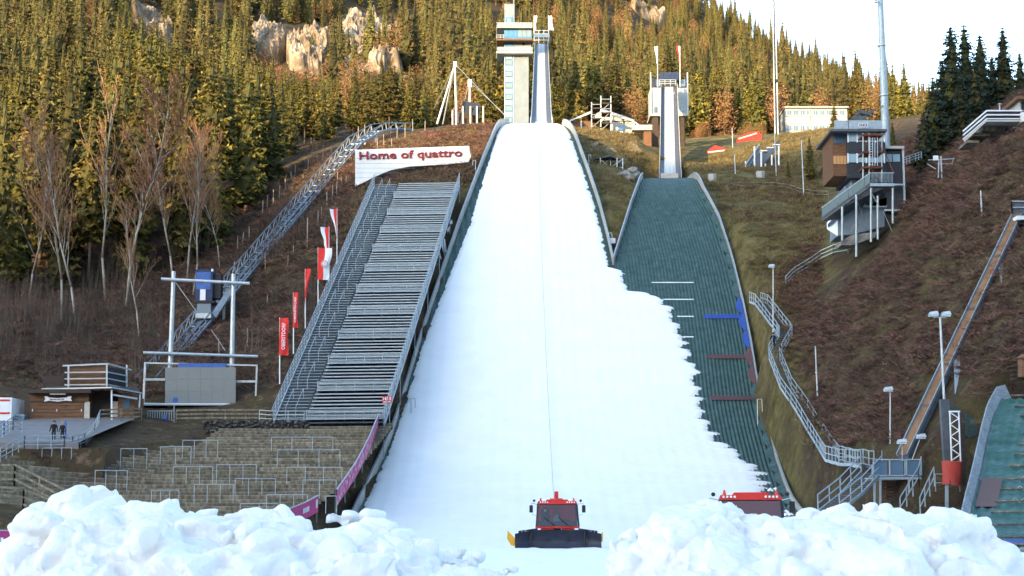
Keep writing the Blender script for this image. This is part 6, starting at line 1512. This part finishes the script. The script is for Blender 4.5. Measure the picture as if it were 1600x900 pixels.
# ================================================================== snow groomers
def groomer(label, loc, rz):
    g = thing('snow_groomer', (0,0,0), label, 'snow groomer')
    def wing(b, x0, x1, y0, y1, top0, top1):
        n = 8; vs = []
        for x, y, tp in ((x0,y0,top0),(x1,y1,top1)):
            for k in range(n+1):
                t = k/n; vs.append((x, y+.22*math.sin(t*math.pi)-.10*t, .06+tp*t))
        b.add(vs+[(v[0], v[1]+.1, v[2]) for v in vs], [(k, n+1+k, n+2+k, k+1) for k in range(n)]+[(2*n+2+k+1, 2*n+2+n+2+k, 2*n+2+n+1+k, 2*n+2+k) for k in range(n)]+[(n,2*n+1,4*n+3,3*n+2)])
    part('blade', M_navy, g, lambda b: wing(b, -1.55, 1.55, -2.6, -2.6, 1.05, 1.05))
    for s in (-1, 1):
        w = part('blade_wing', M_navy, g, lambda b: wing(b, *( (s*1.57, s*2.52) if s > 0 else (-2.52, -1.57)), *((-2.62,-3.0) if s > 0 else (-3.0,-2.62)), *((1.05,.82) if s > 0 else (.82,1.05))))
        part('hinge', M_black, w, lambda b: b.tube((s*1.56,-2.72,.1),(s*1.56,-2.72,1.05),.05,n=8))
        part('top_bar', M_black, w, lambda b: b.beam((s*1.2,-2.5,1.13),(s*2.3,-2.7,.98),.12,.14))
        part('reflector', M_whitec, w, lambda b: [b.box((s*1.75,-2.77,1.02),(s*1.95,-2.76,1.06)), b.box((s*2.1,-2.85,.98),(s*2.14,-2.84,1.02))])
        part('side_plate', M_yel, g, lambda b: b.prism([(-2.53,.15),(-2.50,.62),(-2.95,1.08),(-2.98,.6),(-2.75,.2)] if s < 0 else [(2.52,.45),(2.60,.4),(2.64,1.0),(2.56,.95)], -2.55, -2.45))
        tr = part('track', M_black, g, lambda b: b.prism([(0,0),(0,0),(0,0)], 0, 0) if False else [b.box((s*.75,-2.0,.02),(s*1.75,2.2,.12)), b.box((s*.75,-1.9,.72),(s*1.75,2.1,.82))]+[b.beam((s*.72,-2.0+.3*k,.06),(s*1.8,-2.0+.3*k,.06),.07,.16) for k in range(14)]+[b.beam((s*.72,-1.9+.3*k,.82),(s*1.8,-1.9+.3*k,.82),.07,.12) for k in range(14)])
        for k in range(5): part('wheel', M_black, g, lambda b: b.tube((s*.95,-1.7+k*.9,.42),(s*1.55,-1.7+k*.9,.42),.32,n=16))
        part('grille', M_red, g, lambda b: [b.box((s*.62-.38,-1.66,.98),(s*.62+.38,-1.5,1.2))]+[b.box((s*.62-.34+.2*k,-1.69,1.0),(s*.62-.26+.2*k,-1.655,1.17)) for k in range(4)])
    part('chassis', M_red, g, lambda b: b.box((-.72,-1.5,.4),(.72,2.2,1.1))); part('push_frame', M_black, g, lambda b: [b.beam((s*.6,-1.5,.6),(s*.6,-2.5,.55),.16) for s in (-1,1)]+[b.box((-1.2,-2.5,.9),(1.2,-1.7,1.05))])
    part('hood_strip', M_red, g, lambda b: b.prism([(-1.30,1.2),(1.30,1.2),(1.28,1.31),(-1.28,1.31)], -1.72, .9))
    part('rear_wall', M_red, g, lambda b: b.add([(-1.2,.75,1.3),(1.2,.75,1.3),(1.12,.55,2.62),(-1.12,.55,2.62)],[(0,1,2,3),(3,2,1,0)])); part('roof', M_red, g, lambda b: [b.prism([(-1.2,2.62),(1.2,2.62),(1.12,2.80),(-1.12,2.80)], -1.28, .7), b.prism([(-.7,2.8),(.7,2.8),(.6,2.9),(-.6,2.9)],-1.1,.5)])
    ws = part('windscreen', None or WGL, g, lambda b: b.add([(-1.24,-1.68,1.33),(1.24,-1.68,1.33),(1.14,-1.22,2.60),(-1.14,-1.22,2.60)],[(0,1,2,3)]))
    for s in (-.42,.42): part('wiper', M_black, ws, lambda b: b.beam((s+.28,-1.70,1.32),(s-.35,-1.52,1.85),.04,.04))
    for s in (-1, 1):
        part('side_window', WGL, g, lambda b: b.add([(s*1.25,-1.6,1.33),(s*1.22,.7,1.33),(s*1.13,.5,2.6),(s*1.15,-1.2,2.6)],[(0,1,2,3)]))
        part('pillar', M_black, g, lambda b: b.beam((s*1.25,-1.69,1.3),(s*1.15,-1.22,2.63),.09)); part('pillar', M_black, g, lambda b: b.beam((s*1.22,.72,1.3),(s*1.14,.52,2.63),.09))
        mr = part('mirror', M_black, g, lambda b: b.box((s*1.45,-1.6,2.12),(s*1.66,-1.5,2.55))); part('mirror_arm', M_steel, mr, lambda b: [b.beam((s*1.18,-1.3,2.6),(s*1.52,-1.55,2.68),.03), b.beam((s*1.52,-1.55,2.68),(s*1.55,-1.55,2.5),.03), b.beam((s*1.22,-1.5,1.9),(s*1.52,-1.55,2.05),.03)]); part('round_mirror', M_black, mr, lambda b: b.tube((s*1.38,-1.5,2.82),(s*1.38,-1.44,2.82),.08,n=12))
        part('beacon', M_red, g, lambda b: b.tube((s*.98,-1.0,2.8),(s*.98,-1.0,3.0),.08,.03,8))
        for k in range(4): part('headlight', M_lampw, g, lambda b: b.tube((s*(.58+.14*k),-1.34,2.73),(s*(.58+.14*k),-1.28,2.73),.045,n=10))
    part('seat', M_black, g, lambda b: [b.box((-.95,-.5,1.3),(-.45,.0,1.75)), b.box((-.95,-.02,1.75),(-.45,.12,2.35)), b.box((.2,-.5,1.3),(.8,.1,1.7))]); part('dashboard', M_black, g, lambda b: b.box((-1.15,-1.55,1.33),(1.15,-1.05,1.62)))
    wi = part('winch', M_red, g, lambda b: [b.tube((0,.9,2.9),(0,.9,3.0),.42,.38,14), b.box((-.12,.75,3.0),(.12,1.05,3.42)), b.beam((0,.9,3.2),(0,3.0,2.6),.2)]); part('winch_base', M_steel, wi, lambda b: b.tube((0,.9,1.1),(0,.9,2.9),.3,.25,12))
    part('tiller', M_black, g, lambda b: [b.tube((-2.3,3.2,.35),(2.3,3.2,.35),.3,n=14), b.box((-2.3,3.2,.1),(2.3,4.0,.2))])
    return g
def glassy():
    m = bpy.data.materials.new('cab_glass'); m.use_nodes = True; N = m.node_tree.nodes; L = m.node_tree.links; N.remove(N['Principled BSDF'])
    tr = N.new('ShaderNodeBsdfTransparent'); tr.inputs[0].default_value = (.62,.72,.76,1); gl = N.new('ShaderNodeBsdfGlossy'); gl.inputs['Roughness'].default_value = .04; mx = N.new('ShaderNodeMixShader'); mx.inputs[0].default_value = .07
    L.new(tr.outputs[0], mx.inputs[1]); L.new(gl.outputs[0], mx.inputs[2]); L.new(mx.outputs[0], N['Material Output'].inputs[0]); return m
WGL = glassy()
g1 = groomer('red snow groomer facing the viewer with its dark blade down on the outrun', (0,0,0), 0)
g1b = copy_tree(g1)
for o in list(g1b.children_recursive):
    if o.name.startswith('winch'): bpy.data.objects.remove(o)
g1.location = (P(872,862,102).x, 104.6, .20)
g1b.scale = (1.12,)*3; g1b.location = (P(1190,830,72).x, 75.0, -.38); g1b.rotation_euler.z = R(-9); tag(g1b, 'second red snow groomer mostly hidden behind the high snow heap')
d1 = person('groomer driver seated behind the windscreen', (g1.location.x-.7, g1.location.y-.28, g1.location.z+.72), 1.72, 0, M_jack, M_black, M_hair, sit=True)
